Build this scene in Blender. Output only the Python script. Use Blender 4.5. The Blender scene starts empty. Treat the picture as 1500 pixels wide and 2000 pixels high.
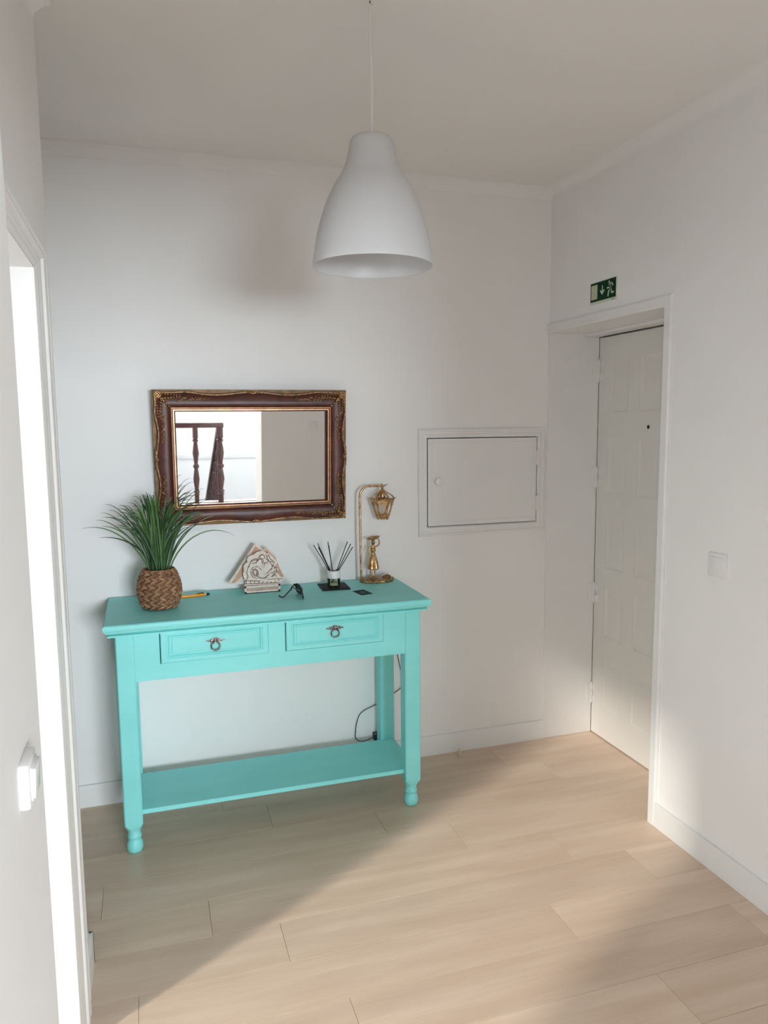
import bpy, bmesh, math, random
from mathutils import Vector, Matrix, Quaternion
random.seed(7)
SC = bpy.context.scene
COL = SC.collection
PI = math.pi

# ------------------------------------------------------------------ camera
cam_d = bpy.data.cameras.new('camera'); cam = bpy.data.objects.new('camera', cam_d); COL.objects.link(cam)
cam_d.sensor_fit = 'HORIZONTAL'; cam_d.sensor_width = 36.0; cam_d.lens = 36.0 * 1468.58 / 1500.0
cam_d.clip_start = 0.02
_r = Vector((0.95284834, -0.30330289, -0.00934867)); _u = Vector((0.04437529, 0.10879888, 0.99307283)); _f = Vector((0.30018474, 0.94666264, -0.11712798))
mw = Matrix(((_r.x, _u.x, -_f.x, 0.0), (_r.y, _u.y, -_f.y, -3.2304), (_r.z, _u.z, -_f.z, 1.584), (0, 0, 0, 1)))
cam.matrix_world = mw
SC.camera = cam

# ------------------------------------------------------------------ world, daylight, exposure
SC.view_settings.view_transform = 'Standard'
SC.view_settings.look = 'None'
SC.view_settings.gamma = 1.0
SC.view_settings.use_curve_mapping = False
SC.view_settings.exposure = 0.48
W = bpy.data.worlds.new('sky'); SC.world = W; W.use_nodes = True
W.node_tree.nodes['Background'].inputs[0].default_value = (0.75, 0.86, 1.0, 1)
W.node_tree.nodes['Background'].inputs[1].default_value = 1.0

def area(name, loc, size, power, color, direction):
    d = bpy.data.lights.new(name, 'AREA'); d.shape = 'RECTANGLE'; d.size, d.size_y = size
    d.energy = power; d.color = color
    o = bpy.data.objects.new(name, d); COL.objects.link(o); o.location = loc
    o.rotation_euler = Vector(direction).to_track_quat('-Z', 'Y').to_euler()
    return o
# daylight entering by the stairwell behind the camera and by the window of the room beyond the open doorway
area('stairwell_window_daylight_offscreen', (1.20, -7.72, 1.66), (1.7, 1.20), 325, (0.83, 0.92, 1.0), (0, 1, -.25))
area('side_room_window_daylight_offscreen', (-2.25, -2.42, 1.85), (1.8, 2.4), 36, (1.0, 0.95, 0.89), (1, 0, -.85))
sd = bpy.data.lights.new('hazy_sun_offscreen', 'SUN'); sd.energy = 4.7; sd.angle = math.radians(6.0); sd.color = (1.0, .93, .86)
so = bpy.data.objects.new('hazy_sun_offscreen', sd); COL.objects.link(so); so.location = (-4, -4, 4)
so.rotation_euler = Vector((.76, .487, -.525)).to_track_quat('-Z', 'Y').to_euler()
try:
    SC.cycles.use_denoising = True
    SC.cycles.max_bounces = 14; SC.cycles.diffuse_bounces = 8; SC.cycles.glossy_bounces = 5
    SC.cycles.sample_clamp_indirect = 6.0
except Exception:
    pass

# ------------------------------------------------------------------ materials
def new_mat(name, color, rough=0.5, metal=0.0, spec=0.5):
    m = bpy.data.materials.new(name); m.use_nodes = True
    b = m.node_tree.nodes['Principled BSDF']
    b.inputs['Base Color'].default_value = (*color, 1); b.inputs['Roughness'].default_value = rough
    b.inputs['Metallic'].default_value = metal; b.inputs['Specular IOR Level'].default_value = spec
    return m, m.node_tree, b
def noise_mat(name, c1, c2, scale, rough=0.5, metal=0.0, bump=0.0, bscale=None, stretch=(1, 1, 1), spec=0.5, detail=4, lo=.3, hi=.7):
    m, nt, b = new_mat(name, c1, rough, metal, spec)
    tc = nt.nodes.new('ShaderNodeTexCoord'); mp = nt.nodes.new('ShaderNodeMapping'); mp.inputs['Scale'].default_value = stretch
    nt.links.new(tc.outputs['Object'], mp.inputs['Vector'])
    n = nt.nodes.new('ShaderNodeTexNoise'); n.inputs['Scale'].default_value = scale; n.inputs['Detail'].default_value = detail
    nt.links.new(mp.outputs[0], n.inputs['Vector'])
    r = nt.nodes.new('ShaderNodeValToRGB'); r.color_ramp.elements[0].color = (*c1, 1); r.color_ramp.elements[1].color = (*c2, 1)
    r.color_ramp.elements[0].position = lo; r.color_ramp.elements[1].position = hi
    nt.links.new(n.outputs['Fac'], r.inputs['Fac']); nt.links.new(r.outputs['Color'], b.inputs['Base Color'])
    if bump:
        n2 = nt.nodes.new('ShaderNodeTexNoise'); n2.inputs['Scale'].default_value = bscale or scale * 4; n2.inputs['Detail'].default_value = 3
        nt.links.new(mp.outputs[0], n2.inputs['Vector'])
        bp = nt.nodes.new('ShaderNodeBump'); bp.inputs['Strength'].default_value = bump; bp.inputs['Distance'].default_value = 0.002
        nt.links.new(n2.outputs['Fac'], bp.inputs['Height']); nt.links.new(bp.outputs[0], b.inputs['Normal'])
    return m
M = {}
M['wall'] = noise_mat('wall_paint', (.850, .840, .832), (.870, .860, .852), 3.0, .62, bump=.10, bscale=160, spec=.25)
M['ceiling'] = noise_mat('ceiling_paint', (.860, .838, .820), (.880, .858, .840), 2.0, .85, bump=.06, bscale=120, spec=.1)
M['trim'] = noise_mat('white_gloss_paint', (.80, .795, .785), (.825, .82, .81), 5.0, .34, bump=.02, bscale=60)
M['door'] = noise_mat('door_paint', (.755, .735, .690), (.785, .765, .725), 4.0, .38, bump=.03, bscale=60)
M['plastic'] = noise_mat('white_plastic', (.80, .80, .79), (.82, .82, .81), 12, .30)
M['turq'] = noise_mat('turquoise_chalk_paint', (.240, .720, .705), (.270, .770, .755), 9, .46, bump=.25, bscale=90, stretch=(.35, 1, 1), spec=.4)
M['handle'] = noise_mat('antique_pewter', (.05, .042, .038), (.46, .42, .39), 150, .34, .9)
M['gold'] = noise_mat('aged_gilt', (.12, .050, .018), (.55, .33, .15), 90, .36, .75)
M['gilt_line'] = noise_mat('gilt_lip', (.46, .22, .11), (.70, .40, .23), 40, .34, .7)
M['mahog'] = noise_mat('mahogany_lacquer', (.045, .010, .007), (.115, .026, .014), 16, .42, stretch=(1, 1, 1), spec=.55)
M['ochre'] = noise_mat('ochre_gilt_back', (.11, .055, .018), (.24, .125, .045), 35, .5, .3)
M['glass_mirror'] = new_mat('mirror_silver', (.93, .94, .94), .012, 1.0)[0]
M['brass'] = noise_mat('old_brass', (.30, .155, .060), (.80, .54, .29), 60, .33, .95, bump=.25, bscale=240)
M['brass_dark'] = noise_mat('tarnished_brass', (.16, .09, .04), (.52, .36, .19), 110, .36, .9, bump=.4, bscale=300)
M['wicker'] = noise_mat('water_hyacinth', (.150, .066, .028), (.42, .235, .125), 38, .6, bump=.6, bscale=300, stretch=(1, 1, 1.5))
M['wicker_in'] = new_mat('basket_inner', (.20, .105, .055), .8)[0]
M['orange'] = new_mat('orange_plastic', (.90, .32, .012), .3)[0]
M['black'] = noise_mat('black_plastic', (.010, .010, .011), (.018, .018, .019), 30, .3)
M['silver'] = new_mat('silver_metal', (.75, .75, .76), .25, 1.0)[0]
M['pale_wood'] = noise_mat('carved_pale_wood', (.62, .53, .45), (.80, .73, .66), 60, .6, bump=.3, bscale=300)
M['terracotta'] = noise_mat('terracotta_stain', (.52, .27, .17), (.66, .40, .28), 40, .6)
M['dark_brown'] = new_mat('dark_brown_line', (.16, .085, .055), .7)[0]
M['slot'] = noise_mat('brown_stain', (.36, .25, .18), (.52, .40, .31), 50, .6)
M['slate'] = noise_mat('black_slate', (.008, .009, .010), (.018, .019, .020), 60, .55, bump=.3, bscale=150, spec=.15)
M['card'] = new_mat('dark_green_card', (.006, .040, .036), .6, 0, .12)[0]
M['card_mark'] = new_mat('card_mark', (.14, .24, .23), .4)[0]
M['white_label'] = new_mat('white_label', (.80, .80, .79), .4)[0]
M['reed'] = new_mat('black_reed', (.010, .009, .009), .6)[0]
M['green'] = new_mat('sign_green', (.003, .042, .013), .6, 0, .15)[0]
M['lumi'] = new_mat('photoluminescent_white', (.60, .69, .56), .5)[0]
M['lumi2'] = new_mat('photoluminescent_cream', (.50, .54, .37), .5)[0]
M['redwood'] = noise_mat('railing_mahogany', (.028, .008, .009), (.060, .015, .014), 14, .35)
M['stone'] = noise_mat('stair_marble', (.62, .60, .57), (.74, .72, .69), 5, .3)

def glass(name, color, rough=.02, mixw=.82):
    m = bpy.data.materials.new(name); m.use_nodes = True; nt = m.node_tree
    nt.nodes.clear()
    o = nt.nodes.new('ShaderNodeOutputMaterial'); mx = nt.nodes.new('ShaderNodeMixShader'); t = nt.nodes.new('ShaderNodeBsdfTransparent'); g = nt.nodes.new('ShaderNodeBsdfGlossy')
    t.inputs[0].default_value = (*color, 1); g.inputs['Roughness'].default_value = rough
    fr = nt.nodes.new('ShaderNodeFresnel'); fr.inputs[0].default_value = 1.45
    nt.links.new(fr.outputs[0], mx.inputs[0]); nt.links.new(t.outputs[0], mx.inputs[1]); nt.links.new(g.outputs[0], mx.inputs[2]); nt.links.new(mx.outputs[0], o.inputs[0])
    return m
M['clear'] = glass('clear_glass', (.90, .92, .86)); M['pane'] = glass('window_pane', (.98, .985, .98))
M['liquid'] = new_mat('diffuser_oil', (.50, .50, .30), .1)[0]
M['lens'] = glass('dark_lens', (.30, .33, .34))
# translucent plastic of the pendant shade
m, nt, b = new_mat('milky_plastic_shade', (.78, .775, .78), .35)
tr = nt.nodes.new('ShaderNodeBsdfTranslucent'); tr.inputs[0].default_value = (.68, .68, .69, 1)
mx = nt.nodes.new('ShaderNodeMixShader'); mx.inputs[0].default_value = .30
nt.links.new(b.outputs[0], mx.inputs[1]); nt.links.new(tr.outputs[0], mx.inputs[2]); nt.links.new(mx.outputs[0], nt.nodes['Material Output'].inputs[0])
M['shade'] = m
# grass blade: green with lighter length-wise streaks
m, nt, b = new_mat('grass_blade', (.03, .10, .03), .38)
oi = nt.nodes.new('ShaderNodeObjectInfo'); rp = nt.nodes.new('ShaderNodeValToRGB')
rp.color_ramp.elements[0].color = (.008, .036, .014, 1); rp.color_ramp.elements[1].color = (.062, .150, .030, 1)
nt.links.new(oi.outputs['Random'], rp.inputs[0]); nt.links.new(rp.outputs[0], b.inputs['Base Color'])
M['leaf'] = m
# laminate planks: pale oak, grain runs along x, tone differs from plank to plank
m, nt, b = new_mat('pale_oak_laminate', (.55, .43, .32), .38, 0, .45)
tc = nt.nodes.new('ShaderNodeTexCoord'); oi = nt.nodes.new('ShaderNodeObjectInfo')
cmb = nt.nodes.new('ShaderNodeVectorMath'); cmb.operation = 'ADD'
sc_ = nt.nodes.new('ShaderNodeVectorMath'); sc_.operation = 'SCALE'; sc_.inputs['Scale'].default_value = 37.0
cx_ = nt.nodes.new('ShaderNodeCombineXYZ')
for k in range(3): nt.links.new(oi.outputs['Random'], cx_.inputs[k])
nt.links.new(cx_.outputs[0], sc_.inputs[0]); nt.links.new(tc.outputs['Object'], cmb.inputs[0]); nt.links.new(sc_.outputs[0], cmb.inputs[1])
mp = nt.nodes.new('ShaderNodeMapping'); mp.inputs['Scale'].default_value = (1.1, 9.0, 1); nt.links.new(cmb.outputs[0], mp.inputs[0])
n1 = nt.nodes.new('ShaderNodeTexNoise'); n1.inputs['Scale'].default_value = 1.6; n1.inputs['Detail'].default_value = 5; nt.links.new(mp.outputs[0], n1.inputs['Vector'])
mp2 = nt.nodes.new('ShaderNodeMapping'); mp2.inputs['Scale'].default_value = (3, 110, 1); nt.links.new(cmb.outputs[0], mp2.inputs[0])
n2 = nt.nodes.new('ShaderNodeTexNoise'); n2.inputs['Scale'].default_value = 1.5; n2.inputs['Detail'].default_value = 3; nt.links.new(mp2.outputs[0], n2.inputs['Vector'])
r1 = nt.nodes.new('ShaderNodeValToRGB'); r1.color_ramp.elements[0].position = .32; r1.color_ramp.elements[1].position = .66
r1.color_ramp.elements[0].color = (.625, .468, .355, 1); r1.color_ramp.elements[1].color = (.725, .572, .450, 1)
nt.links.new(n1.outputs['Fac'], r1.inputs[0])
r2 = nt.nodes.new('ShaderNodeValToRGB'); r2.color_ramp.elements[0].color = (.90, .89, .88, 1); r2.color_ramp.elements[1].color = (1.05, 1.05, 1.05, 1)
nt.links.new(n2.outputs['Fac'], r2.inputs[0])
mu = nt.nodes.new('ShaderNodeMixRGB'); mu.blend_type = 'MULTIPLY'; mu.inputs[0].default_value = 1; nt.links.new(r1.outputs[0], mu.inputs[1]); nt.links.new(r2.outputs[0], mu.inputs[2])
hv = nt.nodes.new('ShaderNodeHueSaturation'); ma = nt.nodes.new('ShaderNodeMath'); ma.operation = 'MULTIPLY_ADD'; ma.inputs[1].default_value = .10; ma.inputs[2].default_value = .95
nt.links.new(oi.outputs['Random'], ma.inputs[0]); nt.links.new(ma.outputs[0], hv.inputs['Value']); nt.links.new(mu.outputs[0], hv.inputs['Color'])
nt.links.new(hv.outputs[0], b.inputs['Base Color'])
bp = nt.nodes.new('ShaderNodeBump'); bp.inputs['Strength'].default_value = .05; nt.links.new(n2.outputs['Fac'], bp.inputs['Height']); nt.links.new(bp.outputs[0], b.inputs['Normal'])
M['plank'] = m
M['subfloor'] = new_mat('subfloor', (.22, .15, .10), .9)[0]

# ------------------------------------------------------------------ mesh helpers
def wloc(p):
    v = Vector((0, 0, 0))
    while p is not None:
        v += p.location; p = p.parent
    return v
class MB:
    def __init__(s): s.v = []; s.f = []
    def add(s, vs, fs):
        n = len(s.v); s.v += [tuple(v) for v in vs]; s.f += [tuple(i + n for i in f) for f in fs]; return s
    def box(s, x0, x1, y0, y1, z0, z1, bev=0.0, seg=2):
        if x0 > x1: x0, x1 = x1, x0
        if y0 > y1: y0, y1 = y1, y0
        if z0 > z1: z0, z1 = z1, z0
        bm = bmesh.new(); bmesh.ops.create_cube(bm, size=1)
        for v in bm.verts:
            v.co = Vector(((x0 + x1) / 2 + v.co.x * (x1 - x0), (y0 + y1) / 2 + v.co.y * (y1 - y0), (z0 + z1) / 2 + v.co.z * (z1 - z0)))
        if bev: bmesh.ops.bevel(bm, geom=list(bm.edges), offset=bev, segments=seg, profile=.5, affect='EDGES')
        return s.bm(bm)
    def bm(s, bm):
        bm.verts.index_update(); s.add([v.co[:] for v in bm.verts], [[v.index for v in f.verts] for f in bm.faces]); bm.free(); return s
    def tube(s, pts, rad, n=8, cap=True, flat=1.0):
        pts = [Vector(p) for p in pts]; k = len(pts)
        rads = rad if isinstance(rad, (list, tuple)) else [rad] * k
        t0 = (pts[1] - pts[0]).normalized(); up = Vector((0, 0, 1)) if abs(t0.z) < .9 else Vector((1, 0, 0))
        a = t0.cross(up).normalized(); vs = []; fs = []
        for i, p in enumerate(pts):
            t = (pts[min(i + 1, k - 1)] - pts[max(i - 1, 0)]).normalized()
            a = (a - t * a.dot(t)).normalized(); bb = t.cross(a)
            for j in range(n):
                an = 2 * PI * j / n; vs.append(p + (a * math.cos(an) + bb * math.sin(an) * flat) * rads[i])
        for i in range(k - 1):
            for j in range(n):
                fs.append((i * n + j, i * n + (j + 1) % n, (i + 1) * n + (j + 1) % n, (i + 1) * n + j))
        if cap: fs += [tuple(reversed(range(n))), tuple((k - 1) * n + j for j in range(n))]
        return s.add(vs, fs)
    def lathe(s, prof, c=(0, 0, 0), n=24, fn=None):
        vs = []; fs = []; k = len(prof)
        for i, (r, z) in enumerate(prof):
            for j in range(n):
                an = 2 * PI * j / n; rr = r * (fn(an, i) if fn else 1)
                vs.append((c[0] + rr * math.cos(an), c[1] + rr * math.sin(an), c[2] + z))
        for i in range(k - 1):
            for j in range(n):
                fs.append((i * n + j, i * n + (j + 1) % n, (i + 1) * n + (j + 1) % n, (i + 1) * n + j))
        if prof[0][0] > 1e-6: fs.append(tuple(reversed(range(n))))
        if prof[-1][0] > 1e-6: fs.append(tuple((k - 1) * n + j for j in range(n)))
        return s.add(vs, fs)
    def shell(s, prof, c, n=48):          # open lathe (no caps)
        vs = []; fs = []; k = len(prof)
        for (r, z) in prof:
            for j in range(n):
                an = 2 * PI * j / n; vs.append((c[0] + r * math.cos(an), c[1] + r * math.sin(an), c[2] + z))
        for i in range(k - 1):
            for j in range(n): fs.append((i * n + j, i * n + (j + 1) % n, (i + 1) * n + (j + 1) % n, (i + 1) * n + j))
        return s.add(vs, fs)
    def prism(s, poly, a0, a1, plane='xz'):
        # polygon in a plane, extruded along the third axis from a0 to a1
        def P(p, a): return (p[0], a, p[1]) if plane == 'xz' else ((a, p[0], p[1]) if plane == 'yz' else (p[0], p[1], a))
        n = len(poly); vs = [P(p, a0) for p in poly] + [P(p, a1) for p in poly]
        fs = [tuple(range(n)), tuple(reversed(range(n, 2 * n)))] + [(i, i + n, (i + 1) % n + n, (i + 1) % n) for i in range(n)]
        return s.add(vs, fs)
    def ell(s, c, r, rot=None, seg=8, rings=5):
        bm = bmesh.new(); bmesh.ops.create_uvsphere(bm, u_segments=seg, v_segments=rings, radius=1)
        for v in bm.verts:
            p = Vector((v.co.x * r[0], v.co.y * r[1], v.co.z * r[2]))
            if rot is not None: p = rot @ p
            v.co = Vector(c) + p
        return s.bm(bm)
    def torus(s, c, R, r, axis=(0, 1, 0), n=24, m=8):
        q = Vector((0, 0, 1)).rotation_difference(Vector(axis)); vs = []; fs = []
        for i in range(n):
            a = 2 * PI * i / n
            for j in range(m):
                b_ = 2 * PI * j / m
                vs.append(Vector(c) + q @ Vector(((R + r * math.cos(b_)) * math.cos(a), (R + r * math.cos(b_)) * math.sin(a), r * math.sin(b_))))
        for i in range(n):
            for j in range(m): fs.append((i * m + j, ((i + 1) % n) * m + j, ((i + 1) % n) * m + (j + 1) % m, i * m + (j + 1) % m))
        return s.add(vs, fs)
    def mesh(s, name, mat, off=Vector((0, 0, 0)), angle=35):
        me = bpy.data.meshes.new(name); me.from_pydata([Vector(v) - off for v in s.v], [], s.f)
        bm = bmesh.new(); bm.from_mesh(me); bmesh.ops.recalc_face_normals(bm, faces=bm.faces); bm.to_mesh(me); bm.free()
        me.materials.append(mat)
        for p in me.polygons: p.use_smooth = True
        me.set_sharp_from_angle(angle=math.radians(angle)); return me
    def build(s, name, mat, parent=None, angle=35):
        off = wloc(parent)
        o = bpy.data.objects.new(name, s.mesh(name, mat, off, angle)); COL.objects.link(o); o.parent = parent
        return o
def tag(o, label, cat, group=None):
    o['label'] = label; o['category'] = cat
    if group: o['group'] = group
    return o
def thing(name, loc, label, cat, group=None):
    o = bpy.data.objects.new(name, None); COL.objects.link(o); o.location = loc; o.empty_display_size = .05
    return tag(o, label, cat, group)
def struct(o, label=None):
    o['kind'] = 'structure'
    if label: o['label'] = label
    return o
def at(me, name, loc, parent, rot=None):           # a piece that shares mesh data; loc in world coordinates
    o = bpy.data.objects.new(name, me); COL.objects.link(o); o.parent = parent; o.location = Vector(loc) - wloc(parent)
    if rot is not None: o.rotation_euler = rot
    return o

# ------------------------------------------------------------------ the room shell
XR, XD, XL, XP = 1.857, 2.126, -0.222, -0.120     # right wall, entrance door, left wall, left pier
H = 2.650; YE = -0.842; YREAR = -3.30; XO = 0.957
hx0, hx1, hz0, hz1 = 1.231, 1.793, 1.105, 1.515      # recess of the fuse box
wb = MB().box(-1.75, hx0, 0, .18, -.02, H + .1).box(hx1, 2.45, 0, .18, -.02, H + .1).box(hx0, hx1, 0, .18, -.02, hz0).box(hx0, hx1, 0, .18, hz1, H + .1).box(hx0, hx1, .12, .18, hz0, hz1)
struct(wb.build('wall_back', M['wall']), 'plain white painted wall carrying the gilt mirror')
wr = MB().box(XR, 2.45, YE, -3.66, -.02, H + .1).box(XR, 2.45, YE - .0005, 0, 2.0, H + .1).box(2.20, 2.45, YE, 0, -.02, 2.0)  # unseen slab behind the door added to stop light leaks
struct(wr.build('wall_right', M['wall']), 'white painted wall with the recessed entrance door')
wl = MB().box(-1.9, XL, -1.13, -1.0, -.02, H + .1).box(-.352, XL, -1.30, -1.13, -.02, H + .1)      # corner block and corridor side
wl.box(-.352, XL, -2.380, -1.30, 1.95, H + .1)                                                     # over the doorway
wl.box(-.352, XP, -7.5, -2.380, -.02, H + .1)                                                      # pier and on towards the stairs
struct(wl.build('wall_left', M['wall']), 'white painted wall with the open doorway and near pier')
struct(MB().box(-1.90, -1.75, -1.0, .18, -.02, H + .1).build('wall_corridor_end', M['wall']), 'white end wall of the side corridor')
struct(MB().box(XO, 2.45, -3.65, YREAR, -.02, H + .1).box(XP, XO, -3.65, YREAR - .15, 1.96, H + .1).build('wall_front', M['wall']), 'white wall facing the mirror beside the stair opening')  # unseen lintel, added low to cut window light off the upper back wall
# room to the left
wn = MB().box(-1.40, -1.25, -4.3, -3.35, -.02, H + .1).box(-1.40, -1.25, -1.50, -1.13, -.02, H + .1).box(-1.40, -1.25, -3.35, -1.50, -.02, .13).box(-1.40, -1.25, -3.35, -1.50, 2.53, H + .1)
struct(wn.build('wall_side_room_window', M['wall']), 'white wall with the window of the side room')
struct(MB().box(-1.40, -.352, -4.45, -4.3, -.02, H + .1).build('wall_side_room_end', M['wall']), 'white far wall of the side room')
# stairwell
wsb = MB().box(-.352, .35, -7.5, -7.35, -1.6, H + .1).box(2.05, 2.9, -7.5, -7.35, -1.6, H + .1).box(.35, 2.05, -7.5, -7.35, -1.6, 1.02).box(.35, 2.05, -7.5, -7.35, 2.22, H + .1)
struct(MB().box(-.14, 2.6, -7.352, -7.325, .10, .20, .004).build('trim_8', M['trim']), 'white dado rail on the stairwell wall')
struct(wsb.build('wall_stairwell', M['wall']), 'white stairwell wall under the landing window')
wss = MB().box(2.6, 2.75, -7.35, -6.65, -1.6, H + .1).box(2.6, 2.75, -5.35, -3.65, -1.6, H + .1).box(2.6, 2.75, -6.65, -5.35, -1.6, 1.0).box(2.6, 2.75, -6.65, -5.35, 2.2, H + .1)
wss.box(2.45, 2.6, -3.65, -3.5, -1.6, H + .1)
struct(wss.build('wall_stairwell_side', M['wall']), 'white stairwell side wall with an added window')
struct(MB().box(-.34, -.30, -7.35, -5.25, -1.6, -.02).build('wall_stairwell_low', M['wall']), 'white stairwell wall below the landing')
struct(MB().box(-1.9, 2.9, -1.13, .18, H, H + .12).box(-1.40, 2.9, -7.5, -1.1305, H, H + .12).build('ceiling', M['ceiling']), 'plain off-white plaster ceiling')

def window(name, label, c0, c1, axis):
    # glazed frame: outer frame, mullion and panes
    root = bpy.data.objects.new(name, None); COL.objects.link(root); struct(root, label)
    f = MB()
    if axis == 'y':
        (x0, z0), (x1, z1), y = c0, c1, -7.42
        for a in ((x0, x0 + .05, z0, z1), (x1 - .05, x1, z0, z1), (x0 + .05, x1 - .05, z0, z0 + .05), (x0 + .05, x1 - .05, z1 - .05, z1), ((x0 + x1) / 2 - .03, (x0 + x1) / 2 + .03, z0 + .05, z1 - .05)):
            f.box(a[0], a[1], y - .03, y + .03, a[2], a[3])
        f.build('window_frame', M['trim'], root)
        xm = (x0 + x1) / 2
        for a, b_ in ((x0 + .05, xm - .03), (xm + .03, x1 - .05)): MB().box(a, b_, y - .003, y + .003, z0 + .05, z1 - .05).build('pane', M['pane'], root)
        MB().box(x0 - .04, x1 + .04, -7.36, -7.31, z0 - .045, z0, .004).build('window_sill', M['trim'], root)
    else:
        (y0, z0), (y1, z1), x = c0, c1, axis
        for a in ((y0, y0 + .05, z0, z1), (y1 - .05, y1, z0, z1), (y0 + .05, y1 - .05, z0, z0 + .05), (y0 + .05, y1 - .05, z1 - .05, z1)):
            f.box(x - .03, x + .03, a[0], a[1], a[2], a[3])
        f.build('window_frame', M['trim'], root)
        MB().box(x - .003, x + .003, y0 + .05, y1 - .05, z0 + .05, z1 - .05).build('pane', M['pane'], root)
window('window_1', 'white framed landing window of the stairwell', (.35, 1.02), (2.05, 2.22), 'y')
window('added_window_2', 'added white framed side window of the stairwell', (-6.65, 1.0), (-5.35, 2.2), 2.675)  # invented window, added to light the railing and stairwell wall
window('window_3', 'white framed window of the side room', (-3.35, .13), (-1.50, 2.53), -1.32)

# floor: sub-floor slab and every plank
fl = struct(MB().box(-1.9, 2.3, -5.25, .05, -.12, -.0115).build('floor', M['subfloor']), 'pale oak laminate plank floor')
struct(MB().box(-1.3, -.30, -4.3, -1.1, -.12, -.004).build('floor_side_room', M['plank']), 'pale wood floor of the side room')
def plank_mesh(L, Wd):
    c = .0004; b = MB(); x, y = L / 2 - .0005, Wd / 2 - .0005
    vs = [(-x, -y, -.011), (x, -y, -.011), (x, y, -.011), (-x, y, -.011), (-x, -y, -c), (x, -y, -c), (x, y, -c), (-x, y, -c),
          (-x + c, -y + c, 0), (x - c, -y + c, 0), (x - c, y - c, 0), (-x + c, y - c, 0)]
    fs = [(3, 2, 1, 0), (0, 1, 5, 4), (1, 2, 6, 5), (2, 3, 7, 6), (3, 0, 4, 7), (4, 5, 9, 8), (5, 6, 10, 9), (6, 7, 11, 10), (7, 4, 8, 11), (8, 9, 10, 11)]
    b.add(vs, fs); me = b.mesh('plank', M['plank'], angle=20); return me
PM = {}
joints = [.35, .246, .42, .835, -.2, .137, .346, -.082, .476, .05, .62, -.3, .3, .75, -.12, .5, .2, .66, -.05, .38, .9, .12, .55, .3, .8, .0, .45, .7]
L0, W0 = 1.290, .19
for k in range(28):
    y1 = .1495 - .19 * k if k > 0 else .0; y0 = -.0405 - .19 * k
    if k == 0: y1 = .0
    xa, xb = (-1.75, 2.19) if y0 > -1.0 else (XL - .10, XR + .01)
    if y0 > YE - .1 and y0 < -.8: xb = 2.19 if y1 > YE + .05 else XR + .01
    if y0 < -3.66: xa, xb = XP - .02, 2.6
    e = joints[k]
    while e > xa: e -= L0
    while e < xb:
        s0, s1 = max(e, xa), min(e + L0, xb); e += L0
        if s1 - s0 < .02: continue
        key = (round(s1 - s0, 3), round(y1 - y0, 3))
        if key not in PM: PM[key] = plank_mesh(*key)
        at(PM[key], 'plank', ((s0 + s1) / 2, (y0 + y1) / 2, 0), fl)

# skirting boards
def skirting(name, segs, label):
    b = MB()
    for (x0, y0, x1, y1, h) in segs:
        bm = bmesh.new(); bmesh.ops.create_cube(bm, size=1)
        for v in bm.verts: v.co = Vector(((x0 + x1) / 2 + v.co.x * (x1 - x0), (y0 + y1) / 2 + v.co.y * (y1 - y0), h / 2 + v.co.z * h))
        es = [e for e in bm.edges if all(v.co.z > h * .9 for v in e.verts)]
        bmesh.ops.bevel(bm, geom=es, offset=.004, segments=2, profile=.5, affect='EDGES'); b.bm(bm)
    return struct(b.build(name, M['trim']), label)
skirting('baseboard_back', [(-1.75, -.012, XR - .004, .002, .096)], 'white painted skirting board below the mirror wall')
skirting('baseboard_right', [(XR - .012, YREAR, XR + .002, YE - .040, .096)], 'white painted skirting board beside the entrance door')
skirting('baseboard_left', [(XL - .002, -1.195, XL + .014, -.988, .096), (-1.75, -1.002, XL + .014, -.988, .096), (XP - .002, -3.3, XP + .012, -2.395, .096)], 'white painted skirting board wrapping the left wall corner')
skirting('baseboard_front', [(XO, YREAR - .002, XR, YREAR + .012, .096)], 'white painted skirting board of the wall facing the mirror')

# cornices
def cornice(name, p0, p1, nrm, label, cove=False):
    prof = [(0, 0)] + [(.046 * (1 - math.cos(q * PI / 20)) + .001, .044 * math.sin(q * PI / 20)) for q in range(11)] + [(.05, .046), (0, .046)] if cove else [(0, 0), (.004, 0), (.009, .006), (.012, .014), (.034, .032), (.044, .034), (.050, .038), (.050, .046), (0, .046)]
    p0, p1, n = Vector(p0), Vector(p1), Vector(nrm); vs = []; fs = []; k = len(prof)
    for p in (p0, p1):
        for d, h in prof: vs.append(p + n * d + Vector((0, 0, h)))
    for i in range(k): fs.append((i, (i + 1) % k, k + (i + 1) % k, k + i))
    fs += [tuple(range(k)), tuple(range(2 * k - 1, k - 1, -1))]
    return struct(MB().add(vs, fs).build(name, M['wall'], angle=25), label)
HC = 2.606
cornice('trim_1', (-1.75, .001, HC), (XR, .001, HC), (0, -1, 0), 'white plaster cornice above the mirror wall')
cornice('trim_2', (XR + .001, 0, HC), (XR + .001, YREAR, HC), (-1, 0, 0), 'white plaster cornice above the entrance door wall', True)
cornice('trim_3', (XL - .001, -1.06, HC - .012), (XL - .001, -2.385, HC - .012), (1, 0, 0), 'white plaster cornice above the open doorway')

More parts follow.
